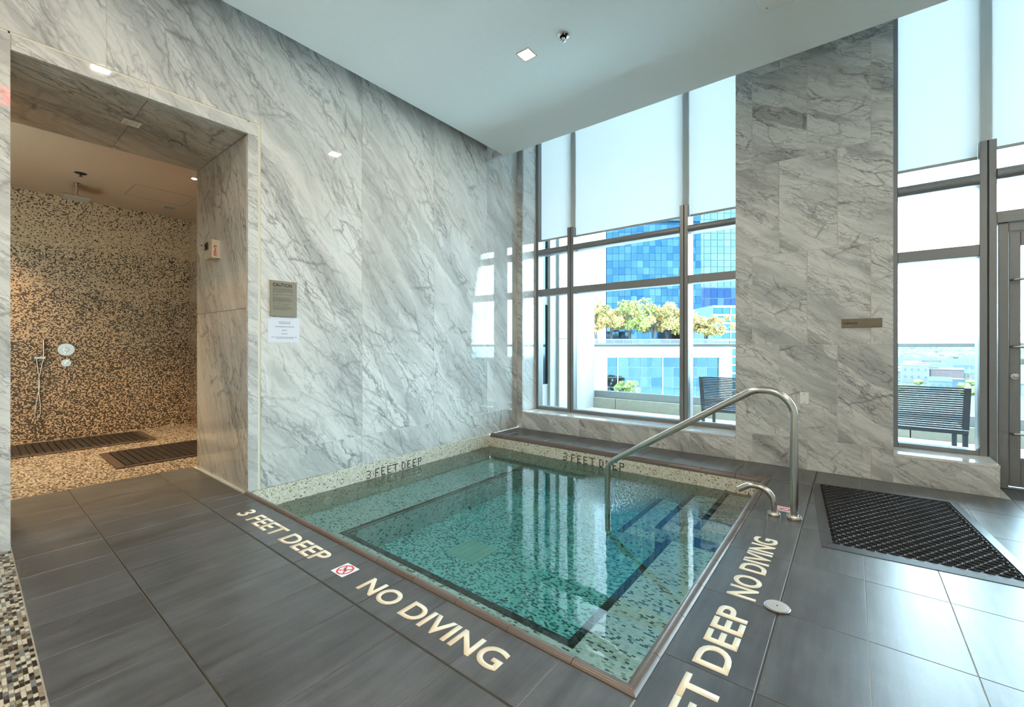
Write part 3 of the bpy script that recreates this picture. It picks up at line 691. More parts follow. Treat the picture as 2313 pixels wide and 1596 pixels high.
# ================================================================== DECK LETTERING
def fl_text(body, L, h, org, ex, ey, lab):
    o = textobj('deck_lettering', body, M['cream'], L, h, org, ex, ey, floor, .0016); o['label'] = lab
fl_text('3 FEET DEEP', 1.105, .113, (.412, 1.180, -.0006), (1, 0, 0), (0, 1, 0), 'cream inlaid lettering 3 FEET DEEP beside the front coping')
fl_text('NO DIVING', .885, .113, (1.908, 1.180, -.0006), (1, 0, 0), (0, 1, 0), 'cream inlaid lettering NO DIVING beside the front coping')
fl_text('3 FEET DEEP', 1.105, .125, (3.462, 1.036, -.0006), (0, 1, 0), (-1, 0, 0), 'cream inlaid lettering 3 FEET DEEP along the right coping')
fl_text('NO DIVING', .79, .125, (3.462, 2.25, -.0006), (0, 1, 0), (-1, 0, 0), 'cream inlaid lettering NO DIVING along the right coping')
def nodive(c, rz, lab):
    """white tile with a crossed-out diver in a red ring"""
    e_ = MB().box(-.055, -.05, 0, .055, .05, .0012).obj('no_diving_tile', M['paper'], None, org=(0, 0, 0))
    ring = MB()
    for r0, r1 in ((.036, .045),):
        n = 36
        for k in range(n):
            a, b = 2*math.pi*k/n, 2*math.pi*(k+1)/n
            ring.quad((r0*math.cos(a), r0*math.sin(a), .0018), (r1*math.cos(a), r1*math.sin(a), .0018), (r1*math.cos(b), r1*math.sin(b), .0018), (r0*math.cos(b), r0*math.sin(b), .0018))
    for s_ in (1, -1):
        w_ = .0042; d_ = .029
        ring.quad((-d_-w_*.7, -s_*d_+s_*w_*.7, .0019), (-d_+w_*.7, -s_*d_-s_*w_*.7, .0019), (d_+w_*.7, s_*d_-s_*w_*.7, .0019), (d_-w_*.7, s_*d_+s_*w_*.7, .0019))
    rg = ring.obj('red_ring', M['red'], e_, org=(0, 0, 0))
    dv = MB()
    def seg(x0, y0, x1, y1, w_):
        dx, dy = x1-x0, y1-y0; l = math.hypot(dx, dy); nx, ny = -dy/l*w_, dx/l*w_
        dv.quad((x0-nx, y0-ny, .0016), (x1-nx, y1-ny, .0016), (x1+nx, y1+ny, .0016), (x0+nx, y0+ny, .0016))
    seg(-.024, .012, -.006, .004, .0022); seg(-.006, .004, .012, -.010, .0032); seg(.012, -.010, .024, -.022, .0016); seg(-.006, .004, -.022, .002, .0018)
    dv.quad(*[(.014+.005*math.cos(a), -.004+.005*math.sin(a), .0016) for a in [2*math.pi*k/10 for k in range(10)]])
    for k in range(3): seg(-.026+.008*k, -.020-.001*(k % 2), -.020+.008*k, -.022+.001*(k % 2), .001)
    dg_ = dv.obj('diver_figure', M['ink'], e_, org=(0, 0, 0))
    e_.location = c; e_.rotation_euler = (0, 0, rz); par(e_, floor); e_['label'] = lab
nodive((1.717, 1.241, -.0004), 0, 'red crossed-out diver tile in front of the pool')
nodive((3.415, 3.66, -.0004), R(90), 'red crossed-out diver tile behind the spout')

# ================================================================== HANDRAIL, SPOUT, LID
def smooth_path(P, n=6):
    P = [Vector(p) for p in P]; out = []
    for i in range(len(P)-1):
        p0, p1, p2, p3 = P[max(i-1, 0)], P[i], P[i+1], P[min(i+2, len(P)-1)]
        for k in range(n):
            t = k/n
            out.append(.5*((2*p1)+(-p0+p2)*t+(2*p0-5*p1+4*p2-p3)*t*t+(-p0+3*p1-3*p2+p3)*t**3))
    return out+[P[-1]]
def bend(P, rad, n=9):
    """polyline with rounded corners"""
    P = [Vector(p) for p in P]; out = [P[0]]
    for i in range(1, len(P)-1):
        a, b, c = P[i-1], P[i], P[i+1]; r_ = rad[i-1]
        d1, d2 = (a-b).normalized(), (c-b).normalized(); ang = d1.angle(d2); t = r_/math.tan(ang/2)
        s0, s1 = b+d1*t, b+d2*t; ctr = b+(d1+d2).normalized()*(r_/math.sin(ang/2)); v0, v1 = s0-ctr, s1-ctr
        th = v0.angle(v1)
        for k in range(n+1):
            f_ = k/n; out.append(ctr+(v0*math.sin((1-f_)*th)+v1*math.sin(f_*th))/math.sin(th))
    return out+[P[-1]]
rail = empty('handrail', (3.501, 3.49, 0)); tag(rail, 'bent stainless steel handrail running from the deck into the pool', 'handrail')
MB().tube(bend([(3.501, 3.49, .004), (3.501, 3.49, .866), (3.262, 3.49, .866), (2.128, 3.50, .152), (2.116, 3.50, -.44)], [.168, .16, .10]), .0245, 20).obj('rail_tube', M['steel'], rail, smooth=True)
MB().lathe([(.046, 0), (.047, .010), (.045, .024), (.040, .030), (.026, .031)], (3.501, 3.49, 0), 'z').obj('base_flange', M['steel'], rail, smooth=True)
MB().lathe([(.040, 0), (.04, .012), (.026, .016)], (2.116, 3.50, -.385 if 0 else -.42), 'z').obj('foot_flange', M['steel'], rail, smooth=True)
sp = empty('water_spout', (3.384, 3.48, 0)); tag(sp, 'short curved stainless steel water spout beside the handrail', 'spout')
path = bend([(3.384, 3.48, .004), (3.384, 3.48, .182), (3.235, 3.48, .186), (3.163, 3.48, .138)], [.105, .075], 9)
MB().tube(path, .0205, 20, cap=False).obj('spout_tube', M['steel'], sp, smooth=True)
MB().tube([path[-1]-(path[-1]-path[-2]).normalized()*.004, path[-1]-(path[-1]-path[-2]).normalized()*.002], .0185, 20).obj('spout_mouth', M['dark_gap'], sp)
MB().lathe([(.041, 0), (.042, .010), (.040, .022), (.035, .027), (.022, .028)], (3.384, 3.48, 0), 'z').obj('base_flange', M['steel'], sp, smooth=True)
lid = empty('deck_lid', (3.545, 2.262, 0)); tag(lid, 'round pale access lid set over the slot drain', 'lid')
MB().lathe([(.050, 0), (.052, .002), (.052, .005), (.049, .006)], (3.545, 2.262, .0012), 'z', 36).obj('rim', M['steel'], lid, smooth=True)
MB().lathe([(.047, .004), (.047, .0082), (.045, .009)], (3.545, 2.262, .0012), 'z', 36).obj('plate', plain('lid_grey', (.42, .42, .41), .4), lid, smooth=True)
MB().lathe([(.004, 0), (.004, .0006)], (3.545, 2.262, .0101), 'z', 12).obj('key_hole', M['dark_gap'], lid)

# ================================================================== RUBBER MAT
mt = empty('rubber_mat', (4.05, 3.86, 0), R(5.4)); 
tag(mt, 'black perforated rubber drainage mat on the deck by the pier', 'mat')
mw, ml = .895, 1.42; hw, hl = mw/2, ml/2; bd = .055; zt = .014
body = MB()
o_ = [(-hw, -hl), (hw, -hl), (hw, hl), (-hw, hl)]; i_ = [(-hw+bd, -hl+bd), (hw-bd, -hl+bd), (hw-bd, hl-bd), (-hw+bd, hl-bd)]
m_ = [(-hw+.012, -hl+.012), (hw-.012, -hl+.012), (hw-.012, hl-.012), (-hw+.012, hl-.012)]
for k in range(4):
    q = (k+1) % 4
    body.quad((*o_[k], 0), (*o_[q], 0), (*o_[q], .003), (*o_[k], .003)); body.quad((*o_[k], .003), (*o_[q], .003), (*i_[q], zt), (*i_[k], zt)); body.quad((*i_[k], zt), (*i_[q], zt), (*i_[q], 0), (*i_[k], 0))
bo = body.obj('border', M['rubber_edge'], None, org=(0, 0, 0)); 
web = MB(); px_ = .0525; py_ = .0372; SEG = 16; iy = 0; yq = -hl+bd+.012
while yq < hl-bd-.008:
    xq = -hw+bd+.016+(px_/2 if iy % 2 else 0)
    while xq < hw-bd-.008:
        n0 = len(web.v)
        for k in range(SEG):
            a = 2*math.pi*k/SEG; c_, s_ = math.cos(a), math.sin(a)
            web.v += [(xq+c_*.0262, yq+s_*.0205, .002), (xq+c_*.0256, yq+s_*.0200, zt-.001), (xq+c_*.0232, yq+s_*.0178, zt), (xq+c_*.0212, yq+s_*.0160, zt-.002), (xq+c_*.0208, yq+s_*.0157, .001)]
        for k in range(SEG):
            a0, b0 = n0+5*k, n0+5*((k+1) % SEG)
            for t in range(4): web.f.append((a0+t, b0+t, b0+t+1, a0+t+1)); web.mi.append(0)
        xq += px_
    yq += py_; iy += 1
we = web.obj('perforated_web', M['rubber'], None, org=(0, 0, 0)); we['kind'] = 'stuff'
for q in (bo, we): q.location = mt.location; q.rotation_euler = mt.rotation_euler; par(q, mt)

# ================================================================== CEILING THINGS
def lamp(x, y, label, seen=True):
    e_ = empty('ceiling_lamp', (x, y, ZC)); tag(e_, label, 'lamp', 'square recessed ceiling lamps')
    s_ = .066; fr = MB()
    for a in ((-s_, -s_, s_, -s_+.008), (-s_, s_-.008, s_, s_), (-s_, -s_+.008, -s_+.008, s_-.008), (s_-.008, -s_+.008, s_, s_-.008)): fr.box(x+a[0], y+a[1], ZC-.004, x+a[2], y+a[3], ZC)
    fr.obj('trim_frame', M['lamp_frame'], e_)
    MB().box(x-s_+.008, y-s_+.008, ZC-.0015, x+s_-.008, y+s_-.008, ZC-.0005).obj('lens', M['lens'], e_)
    ld = bpy.data.lights.new('lamp_light', 'AREA'); ld.shape = 'SQUARE'; ld.size = .112; ld.energy = LAMP_W; ld.color = (1, .87, .68)
    lo = bpy.data.objects.new('lamp_light', ld); COL.objects.link(lo); lo.location = (x, y, ZC-.005); par(lo, e_)
M['lens'] = emit('lamp_lens', (1, .9, .72), 8)
lamp(1.575, 3.045, 'lit square recessed ceiling lamp above the spa')
k = 0
for x in (1.6, 3.9, 6.2):  # unseen lamps added as room fill, except the one mirrored in the marble
    for y in (3.045, .78, -1.5, -3.8):
        if x < 5 and y > 3: continue
        lamp(x, y, 'square ceiling lamp in the %s line, %s row' % ({1.6: 'marble wall', 3.9: 'added middle', 6.2: 'added far right'}[x], {3.045: 'window', .78: 'pool edge', -1.5: 'added second rear', -3.8: 'added last rear'}[y]))
s_ = empty('sprinkler', (1.949, 3.043, ZC-.06)); tag(s_, 'small chrome sprinkler head on the white ceiling', 'sprinkler')
MB().lathe([(.052, 0), (.052, -.004), (.046, -.010), (.030, -.012), (.028, -.004)], (1.949, 3.043, ZC), 'z').obj('escutcheon', M['chrome'], s_, smooth=True)
MB().lathe([(.014, -.004), (.014, -.022), (.006, -.028), (.005, -.046)], (1.949, 3.043, ZC), 'z', 16).obj('nozzle', M['chrome'], s_, smooth=True)
MB().lathe([(.018, -.046), (.020, -.049), (.012, -.052)], (1.949, 3.043, ZC), 'z', 16).obj('deflector', M['chrome'], s_, smooth=True)
MB().lathe([(.027, -.0045), (.027, -.0052)], (1.949, 3.043, ZC), 'z').obj('cup', M['dark_gap'], s_)
pl_ = empty('ceiling_speaker', (3.37, 3.60, ZC-.02)); tag(pl_, 'white square plate mounted on the ceiling near the window', 'ceiling plate')
MB().box(3.265, 3.45, ZC-.018, 3.475, 3.785, ZC, ch=.004).obj('housing', M['white_plastic'], pl_)
for q in ((3.31, 3.72), (3.43, 3.5)): MB().lathe([(.005, 0), (.004, -.002)], (q[0], q[1], ZC-.018), 'z', 10).obj('screw', M['ink'], pl_)
# exit sign hanging over the deck, seen mirrored in the marble
ex = empty('exit_sign', (2.2, .08, 3.36)); tag(ex, 'red lit EXIT sign mirrored in the marble beside the shower opening', 'sign')
MB().box(2.185, -.10, 3.32, 2.215, .30, 3.53, ch=.004).obj('panel', M['white_plastic'], ex)
textobj('lettering', 'EXIT', emit('exit_red', (1, .02, .03), 9), .33, .15, (2.184, .265, 3.35), (0, -1, 0), (0, 0, 1), ex)
for y_ in (.0, .2): MB().tube([(2.2, y_, 3.53), (2.2, y_, ZC)], .006, 8).obj('hanger', M['steel'], ex)

# ================================================================== SIGNS ON THE WALLS
def bars(parent, lines, m, origin, ex, ey, name='print'):
    """unreadable small print as rows of short dashes"""
    mb = MB(); ex, ey = Vector(ex), Vector(ey); ez = ex.cross(ey); o0 = Vector(origin)
    for (x0, x1, yy, h) in lines:
        x = x0
        while x < x1:
            w_ = min(random.uniform(.006, .020), x1-x)
            p = o0+ez*.0006
            mb.quad(p+ex*x+ey*yy, p+ex*(x+w_)+ey*yy, p+ex*(x+w_)+ey*(yy+h), p+ex*x+ey*(yy+h)); x += w_+.0035
    o = mb.obj(name, m, parent); o['kind'] = 'stuff'; return o
cs = empty('caution_sign', (.006, 1.688, 1.427)); tag(cs, 'taupe CAUTION plaque on the marble wall', 'sign')
MB().box(.0, 1.579, 1.427, .012, 1.797, 1.727, ch=.0012).obj('plate', M['taupe'], cs)
textobj('title', 'CAUTION', M['ink'], .155, .030, (.0121, 1.598, 1.677), (0, 1, 0), (0, 0, 1), cs, .0005)
ln = []
for yy, w_ in ((.225, .165), (.216, .160), (.207, .165), (.198, .172), (.189, .08), (.172, .16), (.163, .04), (.146, .14), (.137, .15), (.128, .165), (.119, .155), (.110, .08), (.094, .13), (.078, .13), (.064, .15), (.055, .16), (.046, .12)): ln.append((0, w_, yy, .0042))
bars(cs, ln, M['faint_ink'], (.012, 1.598, 1.437), (0, 1, 0), (0, 0, 1))
ps = MB().box(0.0005, 1.563, 1.207, .0015, 1.824, 1.42).obj('paper_notice', M['paper']); tag(ps, 'white paper notice taped below the caution plaque', 'notice')
L_ = [(.085, .185, .172, .005), (.09, .182, .158, .007), (.06, .215, .130, .007), (.115, .157, .100, .007), (.11, .16, .070, .007), (.028, .24, .042, .005), (.065, .21, .032, .005), (.008, .024, .2, .004)]
bars(ps, L_, M['blue_ink'], (.0015, 1.563, 1.207), (0, 1, 0), (0, 0, 1))
ts = empty('terrace_sign', (3.877, YW-.005, 1.343)); tag(ts, 'brown TERRACE name plate on the marble pier', 'sign')
MB().box(3.736, YW-.010, 1.343, 4.019, YW, 1.422, ch=.001).obj('plate', plain('bronze_plate', (.20, .165, .115), .4, .3), ts)
textobj('lettering', 'TERRACE', M['ink'], .10, .0165, (3.748, YW-.0101, 1.372), (1, 0, 0), (0, 0, 1), ts, .0005)
bp = empty('blank_wall_plate', (3.454, YW-.003, .625)); tag(bp, 'cream blank cover plate with two screws on the pier', 'wall plate')
MB().box(3.419, YW-.006, .625, 3.489, YW, .735, ch=.0015).obj('plate', M['white_plastic'], bp)
for z in (.642, .718): MB().lathe([(.004, 0), (.0035, -.0012)], (3.454, YW-.006, z), 'y', 12).obj('screw', M['ink'], bp)

# emergency light on the jamb of the opening
el = empty('emergency_light', (-.70, DY1-.04, 1.95)); tag(el, 'beige emergency light unit on the shower opening jamb', 'emergency light')
MB().prism([(-.79, 1.352), (-.612, 1.352), (-.606, DY1), (-.796, DY1)], 'z', 1.955, 2.115).obj('housing', M['beige_plastic'], el)
MB().box(-.79, 1.348, 2.04, -.70, 1.353, 2.105, ch=.001).obj('lamp_recess', M['ink'], el)
MB().lathe([(.020, .0), (.026, -.012), (.028, -.03), (.022, -.034)], (-.748, 1.349, 2.072), 'y', 20).obj('lamp_head', M['chrome'], el, smooth=True)
for q, ch in enumerate('FIRE'): textobj('lettering', ch, M['red'], .008 if ch == 'I' else .022, .020, (-.6085, 1.366 if ch != 'I' else 1.373, 2.045-.024*q), (0, 1, 0), (0, 0, 1), el, .0008)
# small grille and round cover in the soffit
sg = empty('soffit_grille', (-.517, .795, DZ-.008)); tag(sg, 'small white rectangular vent in the marble soffit', 'vent')
MB().box(-.568, .742, DZ-.007, -.464, .848, DZ, ch=.001).obj('frame', M['white_plastic'], sg)
for k in range(6): MB().box(-.556, .756+.0145*k, DZ-.010, -.476, .760+.0145*k, DZ-.007).obj('louvre', M['white_plastic'], sg)
rc = empty('round_cover', (-.672, 1.105, DZ-.004)); tag(rc, 'flush round cover in the marble soffit', 'cover')
MB().lathe([(.046, 0), (.046, -.003), (.043, -.004)], (-.672, 1.105, DZ), 'z').obj('disc', M['slab2'], rc)
MB().lathe([(.049, 0), (.049, -.0012)], (-.672, 1.105, DZ), 'z').obj('rim_joint', M['ink'], rc)

# ================================================================== SHOWER THINGS
sh = empty('rain_shower', (-3.31, .82, 2.90)); tag(sh, 'square rain shower head hanging from the shower ceiling', 'shower head')
MB().box(-3.435, .695, 2.900, -3.185, .945, 2.914, ch=.003).obj('head_plate', M['steel'], sh)
MB().box(-3.42, .71, 2.896, -3.20, .93, 2.900).obj('nozzle_face', M['taupe'], sh)
MB().tube([(-3.31, .82, 2.914), (-3.31, .82, SZ)], .014).obj('drop_pipe', M['steel'], sh, smooth=True)
MB().lathe([(.036, 0), (.036, -.008), (.03, -.012)], (-3.31, .82, SZ), 'z').obj('ceiling_rose', M['steel'], sh, smooth=True)
ss = empty('sprinkler', (-3.02, .80, SZ-.04)); tag(ss, 'dark sprinkler head on the beige shower ceiling', 'sprinkler')
MB().lathe([(.052, 0), (.052, -.003), (.044, -.008)], (-2.86, .80, SZ), 'z').obj('escutcheon', M['gasket'], ss, smooth=True)
MB().lathe([(.010, -.006), (.009, -.03), (.018, -.034), (.016, -.038)], (-2.86, .80, SZ), 'z', 16).obj('nozzle', M['gasket'], ss, smooth=True)
vg = empty('ceiling_grille', (-3.55, 1.75, SZ-.006)); tag(vg, 'small square vent grille on the shower ceiling', 'vent')
MB().box(-3.62, 1.68, SZ-.006, -3.48, 1.82, SZ, ch=.001).obj('frame', M['taupe'], vg)
for k in range(7): MB().box(-3.61, 1.692+.018*k, SZ-.009, -3.49, 1.700+.018*k, SZ-.006).obj('louvre', M['faint_ink'], vg)
ps_ = empty('ceiling_plate', (-3.62, 1.52, SZ-.002)); tag(ps_, 'flush oblong beige plate on the shower ceiling', 'plate')
MB().box(-3.64, 1.42, SZ-.003, -3.58, 1.60, SZ, ch=.0005).obj('plate', M['shower_paint'], ps_)
def valve(y, z, r, label, n):
    e_ = empty('shower_valve', (SX, y, z)); tag(e_, label, 'valve', 'chrome shower valves')
    MB().lathe([(r, 0), (r, .006), (r*.93, .012)], (SX, y, z), 'x', 36).obj('cover_plate', M['chrome'], e_, smooth=True)
    MB().lathe([(r*.30, .012), (r*.30, .04), (r*.24, .048)], (SX, y, z), 'x', 24).obj('knob', M['chrome'], e_, smooth=True)
    MB().tube([(SX+.036, y, z), (SX+.038, y+(.0 if n else .03), z+(.0 if n else .05))] if not n else [(SX+.036, y, z), (SX+.036, y-.01, z-.055)], .006, 10).obj('lever', M['chrome'], e_, smooth=True)
valve(.815, 1.132, .083, 'large round chrome shower valve on the mosaic wall', 1); valve(.815, .962, .049, 'small round chrome diverter valve below the large one', 0)
hs = empty('hand_shower', (SX, .575, 1.04)); tag(hs, 'chrome hand shower with looping hose on the mosaic wall', 'hand shower')
MB().box(SX, .535, 1.018, SX+.045, .635, 1.046, ch=.003).obj('holder', M['chrome'], hs)
MB().tube([(SX+.034, .617, 1.04), (SX+.034, .617, 1.262)], .0095, 12).obj('wand', M['steel'], hs, smooth=True)
MB().tube(smooth_path([(SX+.030, .618, 1.02), (SX+.032, .60, .92), (SX+.03, .575, .72), (SX+.03, .588, .48), (SX+.03, .590, .345), (SX+.03, .565, .295), (SX+.03, .545, .33), (SX+.03, .556, .46), (SX+.028, .585, .70), (SX+.024, .570, .88), (SX+.018, .56, 1.02)], 8), .0058, 10).obj('hose', M['steel'], hs, smooth=True)
def duckboard(x0, x1, y0, y1, label):
    e_ = empty('duckboard_mat', ((x0+x1)/2, (y0+y1)/2, 0)); tag(e_, label, 'shower mat', 'dark slatted shower mats')
    b_ = .07
    for a in ((x0, y0, x1, y0+b_), (x0, y1-b_, x1, y1), (x0, y0+b_, x0+b_*.6, y1-b_), (x1-b_*.6, y0+b_, x1, y1-b_)): MB().box(a[0], a[1], .0, a[2], a[3], .014, ch=.003).obj('edge', M['mat_edge'], e_)
    n = int((y1-y0-2*b_)/.058)
    st_ = (y1-y0-2*b_)/n
    me = MB().box(-(x1-x0)/2+b_*.6, -st_/2+.004, 0, (x1-x0)/2-b_*.6, st_/2-.004, .022, ch=.003).mesh('slat', M['wood_dark'])
    for k in range(n):
        o = bpy.data.objects.new('slat', me); COL.objects.link(o); o.location = ((x0+x1)/2, y0+b_+(k+.5)*st_, .001); par(o, e_)
M['mat_edge'] = plain('mat_edge_brown', (.06, .036, .025), .5)
duckboard(-3.90, -3.06, -.75, 1.51, 'dark slatted shower mat lying along the mosaic back wall')
duckboard(-2.59, -1.70, .908, 2.08, 'dark slatted shower mat lying nearer the shower opening')
def spot(x, y, z, tx, ty, tz, w, label):
    e_ = empty('shower_spot', (x, y, z)); tag(e_, label, 'lamp', 'shower ceiling spots')
    MB().lathe([(.038, 0), (.038, -.004), (.03, -.006)], (x, y, z), 'z').obj('trim_ring', M['chrome'], e_, smooth=True)
    MB().lathe([(.026, -.006), (.024, -.009)], (x, y, z), 'z', 20).obj('lens', emit('spot_lens', (1, .8, .5), 30), e_)
    ld = bpy.data.lights.new('spot_light', 'SPOT'); ld.energy = w; ld.color = (1, .70, .38); ld.spot_size = R(95); ld.spot_blend = .7; ld.shadow_soft_size = .03
    lo = bpy.data.objects.new('spot_light', ld); COL.objects.link(lo); lo.location = (x, y, z-.02)
    lo.rotation_euler = (Vector((tx, ty, tz))-Vector((x, y, z))).to_track_quat('-Z', 'Y').to_euler(); par(lo, e_)
spot(-2.05, 1.62, SZ, -2.2, 1.65, 0, SHOWER_W*3, 'small lit warm spot on the shower ceiling beside the jamb')
spot(-3.35, -.25, SZ, -3.6, -.1, 0, SHOWER_W*3, 'warm shower spot hidden left of the opening over the mat')
spot(-2.05, .1, SZ, -2.1, .3, 0, SHOWER_W*3, 'warm shower spot hidden left of the opening near the slate floor')

# ================================================================== ROLLER SHADES
def shade(x0, x1, m0, m1, zb, zcap, label):
    """fabric from x0 to x1; below zcap it keeps clear of the mullions that end at m0 / m1"""
    e_ = empty('roller_shade', ((x0+x1)/2, YF+.083, zb)); tag(e_, label, 'roller shade', 'white translucent roller shades')
    yy = YF+.082; fa = MB()
    fa.quad((m0, yy, zb), (m1, yy, zb), (m1, yy, zcap), (m0, yy, zcap)); fa.quad((x0, yy, zcap), (x1, yy, zcap), (x1, yy, 4.46), (x0, yy, 4.46))
    fa.obj('fabric', M['shade'], e_)
    MB().box(m0, yy-.006, zb-.022, m1, yy+.006, zb+.004, ch=.003).obj('hem_bar', M['hem'], e_)
M['hem'] = plain('shade_hem', (.42, .44, .44), .6)
shade(.139, .6855, .139, .635, 2.765, 2.86, 'white roller shade over the narrow bay next to the marble wall')
shade(.6857, 2.2385, .736, 2.19, 2.745, 2.86, 'wide white roller shade over the middle window bay')
shade(2.2387, 2.82, 2.287, 2.82, 2.745, 2.86, 'white roller shade over the bay touching the marble pier')
shade(4.143, 4.7065, 4.143, 4.657, 2.797, 2.905, 'white roller shade above the narrow window by the door')
shade(4.7067, 5.85, 4.756, 5.80, 2.85, 2.92, 'white roller shade above the terrace door')

# ================================================================== TERRACE
tr = MB().box(-.1, YF+.2, -.3, 9.2, 7.9, 0); struct(tr.obj('floor_terrace', M['terrace']), 'pale paved roof terrace outside the windows', 'floor')
kb = empty('terrace_kerb', (4, 7.6, 0)); tag(kb, 'low cream stone kerb along the terrace edge', 'kerb')
kx = [-.24, .35, 1.52, 2.7, 3.62, 4.4, 5.5, 6.6, 7.7, 8.8]
for a, b in zip(kx, kx[1:]): MB().box(a+.006, 7.5, 0, b-.006, 7.82, .195, ch=.004).obj('kerb_stone', M['stone_cream'], kb)
gr = empty('glass_railing', (4, 7.62, .195)); tag(gr, 'frameless glass balustrade with grey metal top rail on the kerb', 'railing')
MB().box(-.17, 7.56, .195, 9, 7.64, .325, ch=.004).obj('base_channel', M['alu'], gr)
MB().box(-.19, 7.565, 1.165, 9, 7.635, 1.215, ch=.006).obj('top_rail', M['alu'], gr)
MB().box(-.19, 7.57, .195, -.15, 7.63, 1.165, ch=.003).obj('end_post', M['alu'], gr)
gx = [-.14, 1.65, 3.3, 4.95, 6.6, 8.3]
for a, b in zip(gx, gx[1:]): MB().box(a, 7.592, .3, b-.012, 7.608, 1.17).obj('glass_panel', M['rail_glass'], gr)
# outside flank of the building at the left of the terrace
fw = empty('wall_terrace', (-.25, 6.5, 0)); struct(fw, 'pale stone clad flank wall beside the terrace', 'wall')
for y0, y1, x1, m in ((5.52, 5.70, -.14, 'alu'), (5.70, 5.80, -.12, 'white_wall'), (6.02, 6.14, -.12, 'white_wall'), (6.14, 6.27, -.15, 'alu')):
    MB().box(-.5, y0, 0, x1, y1, 6).obj('pilaster', M[m], fw)
for z0, z1, m in ((0, .55, 'white_wall'), (.55, 1.86, 'block_pane'), (1.86, 2.1, 'white_wall'), (2.1, 6, 'block_pane')): MB().box(-.5, 5.8, z0, -.17, 6.02, z1).obj('glazing_strip' if 'pane' in m else 'spandrel', M[m], fw)
for y0, y1 in ((6.27, 6.58), (6.59, 7.55)):
    for z0, z1 in ((0, 1.30), (1.306, 2.32), (2.326, 6)): MB().box(-.5, y0+.003, z0, -.1, y1-.003, z1, ch=.003).obj('stone_panel', M['stone_white'], fw)
# strap lounge chairs seen from behind
def chair(x0, x1, y, label):
    e_ = empty('lounge_chair', ((x0+x1)/2, y, 0)); tag(e_, label, 'chair', 'black strap lounge chairs on the terrace')
    zb, zt_, lean = .36, .775, -.10
    def yy(z): return y+(z-zb)/(zt_-zb)*lean
    for x in (x0+.022, x1-.022):
        MB().prism([(yy(zb)-.012, zb), (yy(zb)+.014, zb), (yy(zt_)+.014, zt_), (yy(zt_)-.012, zt_)], 'x', x-.024, x+.024).obj('back_post', M['strap'], e_)
    MB().box(x0, y-.012, zb-.045, x1, y+.018, zb-.005, ch=.003).obj('back_rail', M['strap'], e_)
    n = 19
    for k in range(n):
        z = zb+.010+(zt_-zb-.016)*k/(n-1)
        MB().box(x0+.046, yy(z)-.004, z-.0082, x1-.046, yy(z)+.004, z+.0082).obj('back_strap', M['strap'], e_)
    for x in (x0, x1-.045):
        MB().box(x, y+.02, zb-.045, x+.045, y+.62, zb-.005, ch=.003).obj('seat_rail', M['strap'], e_)
        for yq in (y, y+.57): MB().box(x+.003, yq-.01, 0, x+.042, yq+.03, zb-.045, ch=.003).obj('leg', M['strap'], e_)
    MB().box(x0, y+.60, zb-.045, x1, y+.64, zb-.005, ch=.003).obj('front_rail', M['strap'], e_)
    for k in range(24):
        yq = y+.035+.0236*k; MB().box(x0+.045, yq-.0065, zb-.012, x1-.045, yq+.0065, zb-.006).obj('seat_strap', M['strap'], e_)
chair(2.235, 3.02, 6.08, 'black strap lounge chair seen through the wide window')
chair(3.93, 4.70, 6.02, 'black strap lounge chair seen through the narrow window by the door')

# ================================================================== CITY BEYOND
FWD = Vector((-math.sin(YAW), math.cos(YAW), 0)); RGT = Vector((math.cos(YAW), math.sin(YAW), 0))
# the neighbouring blocks stand turned about 38 degrees from this building
def at(r, f, z): return Vector((CAM.x, CAM.y, 0))+RGT*r+FWD*f+Vector((0, 0, z))
class Blk:
    """a building turned with the neighbouring street; local x right, y away, z up from street level"""
    def __init__(s, name, r, f, z, label, cat='building'):
        s.e = empty(name, at(r, f, z), YAW); tag(s.e, label, cat)
    def part(s, mb, name, m, parent=None, smooth=False):
        o = mb.obj(name, m, None, smooth=smooth)
        loc = s.e.matrix_basis if 0 else Matrix.LocRotScale(s.e.location, s.e.rotation_euler, s.e.scale)
        o.matrix_basis = loc @ Matrix.Translation(o.location); par(o, parent or s.e); return o
    def pane(s, me, x, y, z, tx=0, tz=0, rz=0, name='pane'):
        o = bpy.data.objects.new(name, me); COL.objects.link(o)
        o.matrix_basis = Matrix.LocRotScale(s.e.location, s.e.rotation_euler, s.e.scale) @ Matrix.Translation((x, y, z)) @ Matrix.Rotation(rz+tz, 4, 'Z') @ Matrix.Rotation(tx, 4, 'X')
        par(o, s.e); return o
def panemesh(w, h, m, name='pane'): return MB().box(-w/2, -.03, -h/2, w/2, .03, h/2).mesh(name, m)
GZ = -34
# white block with roof garden
F1 = 60
wbk = Blk('white_block', 21, F1, GZ, 'white office block with wide blue windows and a roof garden')
ZR = 1.35-GZ
wbk.part(MB().box(-9.5, .6, 0, 9.6, 14, ZR), 'wall', M['white_wall'])
wbk.part(MB().box(-9.5, 0, ZR-1.75, 9.6, .6, ZR), 'parapet', M['white_wall'])
wbk.part(MB().box(-9.5, 0, 0, -7.75, .6, ZR-1.75), 'corner_pier', M['white_wall'])
wbk.part(MB().box(8.0, 0, 0, 9.6, .6, ZR-1.75), 'corner_pier', M['white_wall'])
for z in (.5, .9, 1.3): wbk.part(MB().box(-7.7, -.04, ZR-z-.05, 9.6, 0, ZR-z), 'string_course', M['stone_white'])
for z in (ZR-2.1, ZR-6.1): wbk.part(MB().box(-9.2, -.05, z-1.0, -8.8, 0, z+.7), 'vent_slot', M['taupe'])
me = [panemesh(1.5, 1.3, M['block_pane'])]
for i in range(10):
    for j in range(5):
        wbk.pane(me[0], -6.98+i*1.57, .5, ZR-2.45-j*1.38, random.uniform(-.02, .02), random.uniform(-.03, .03))
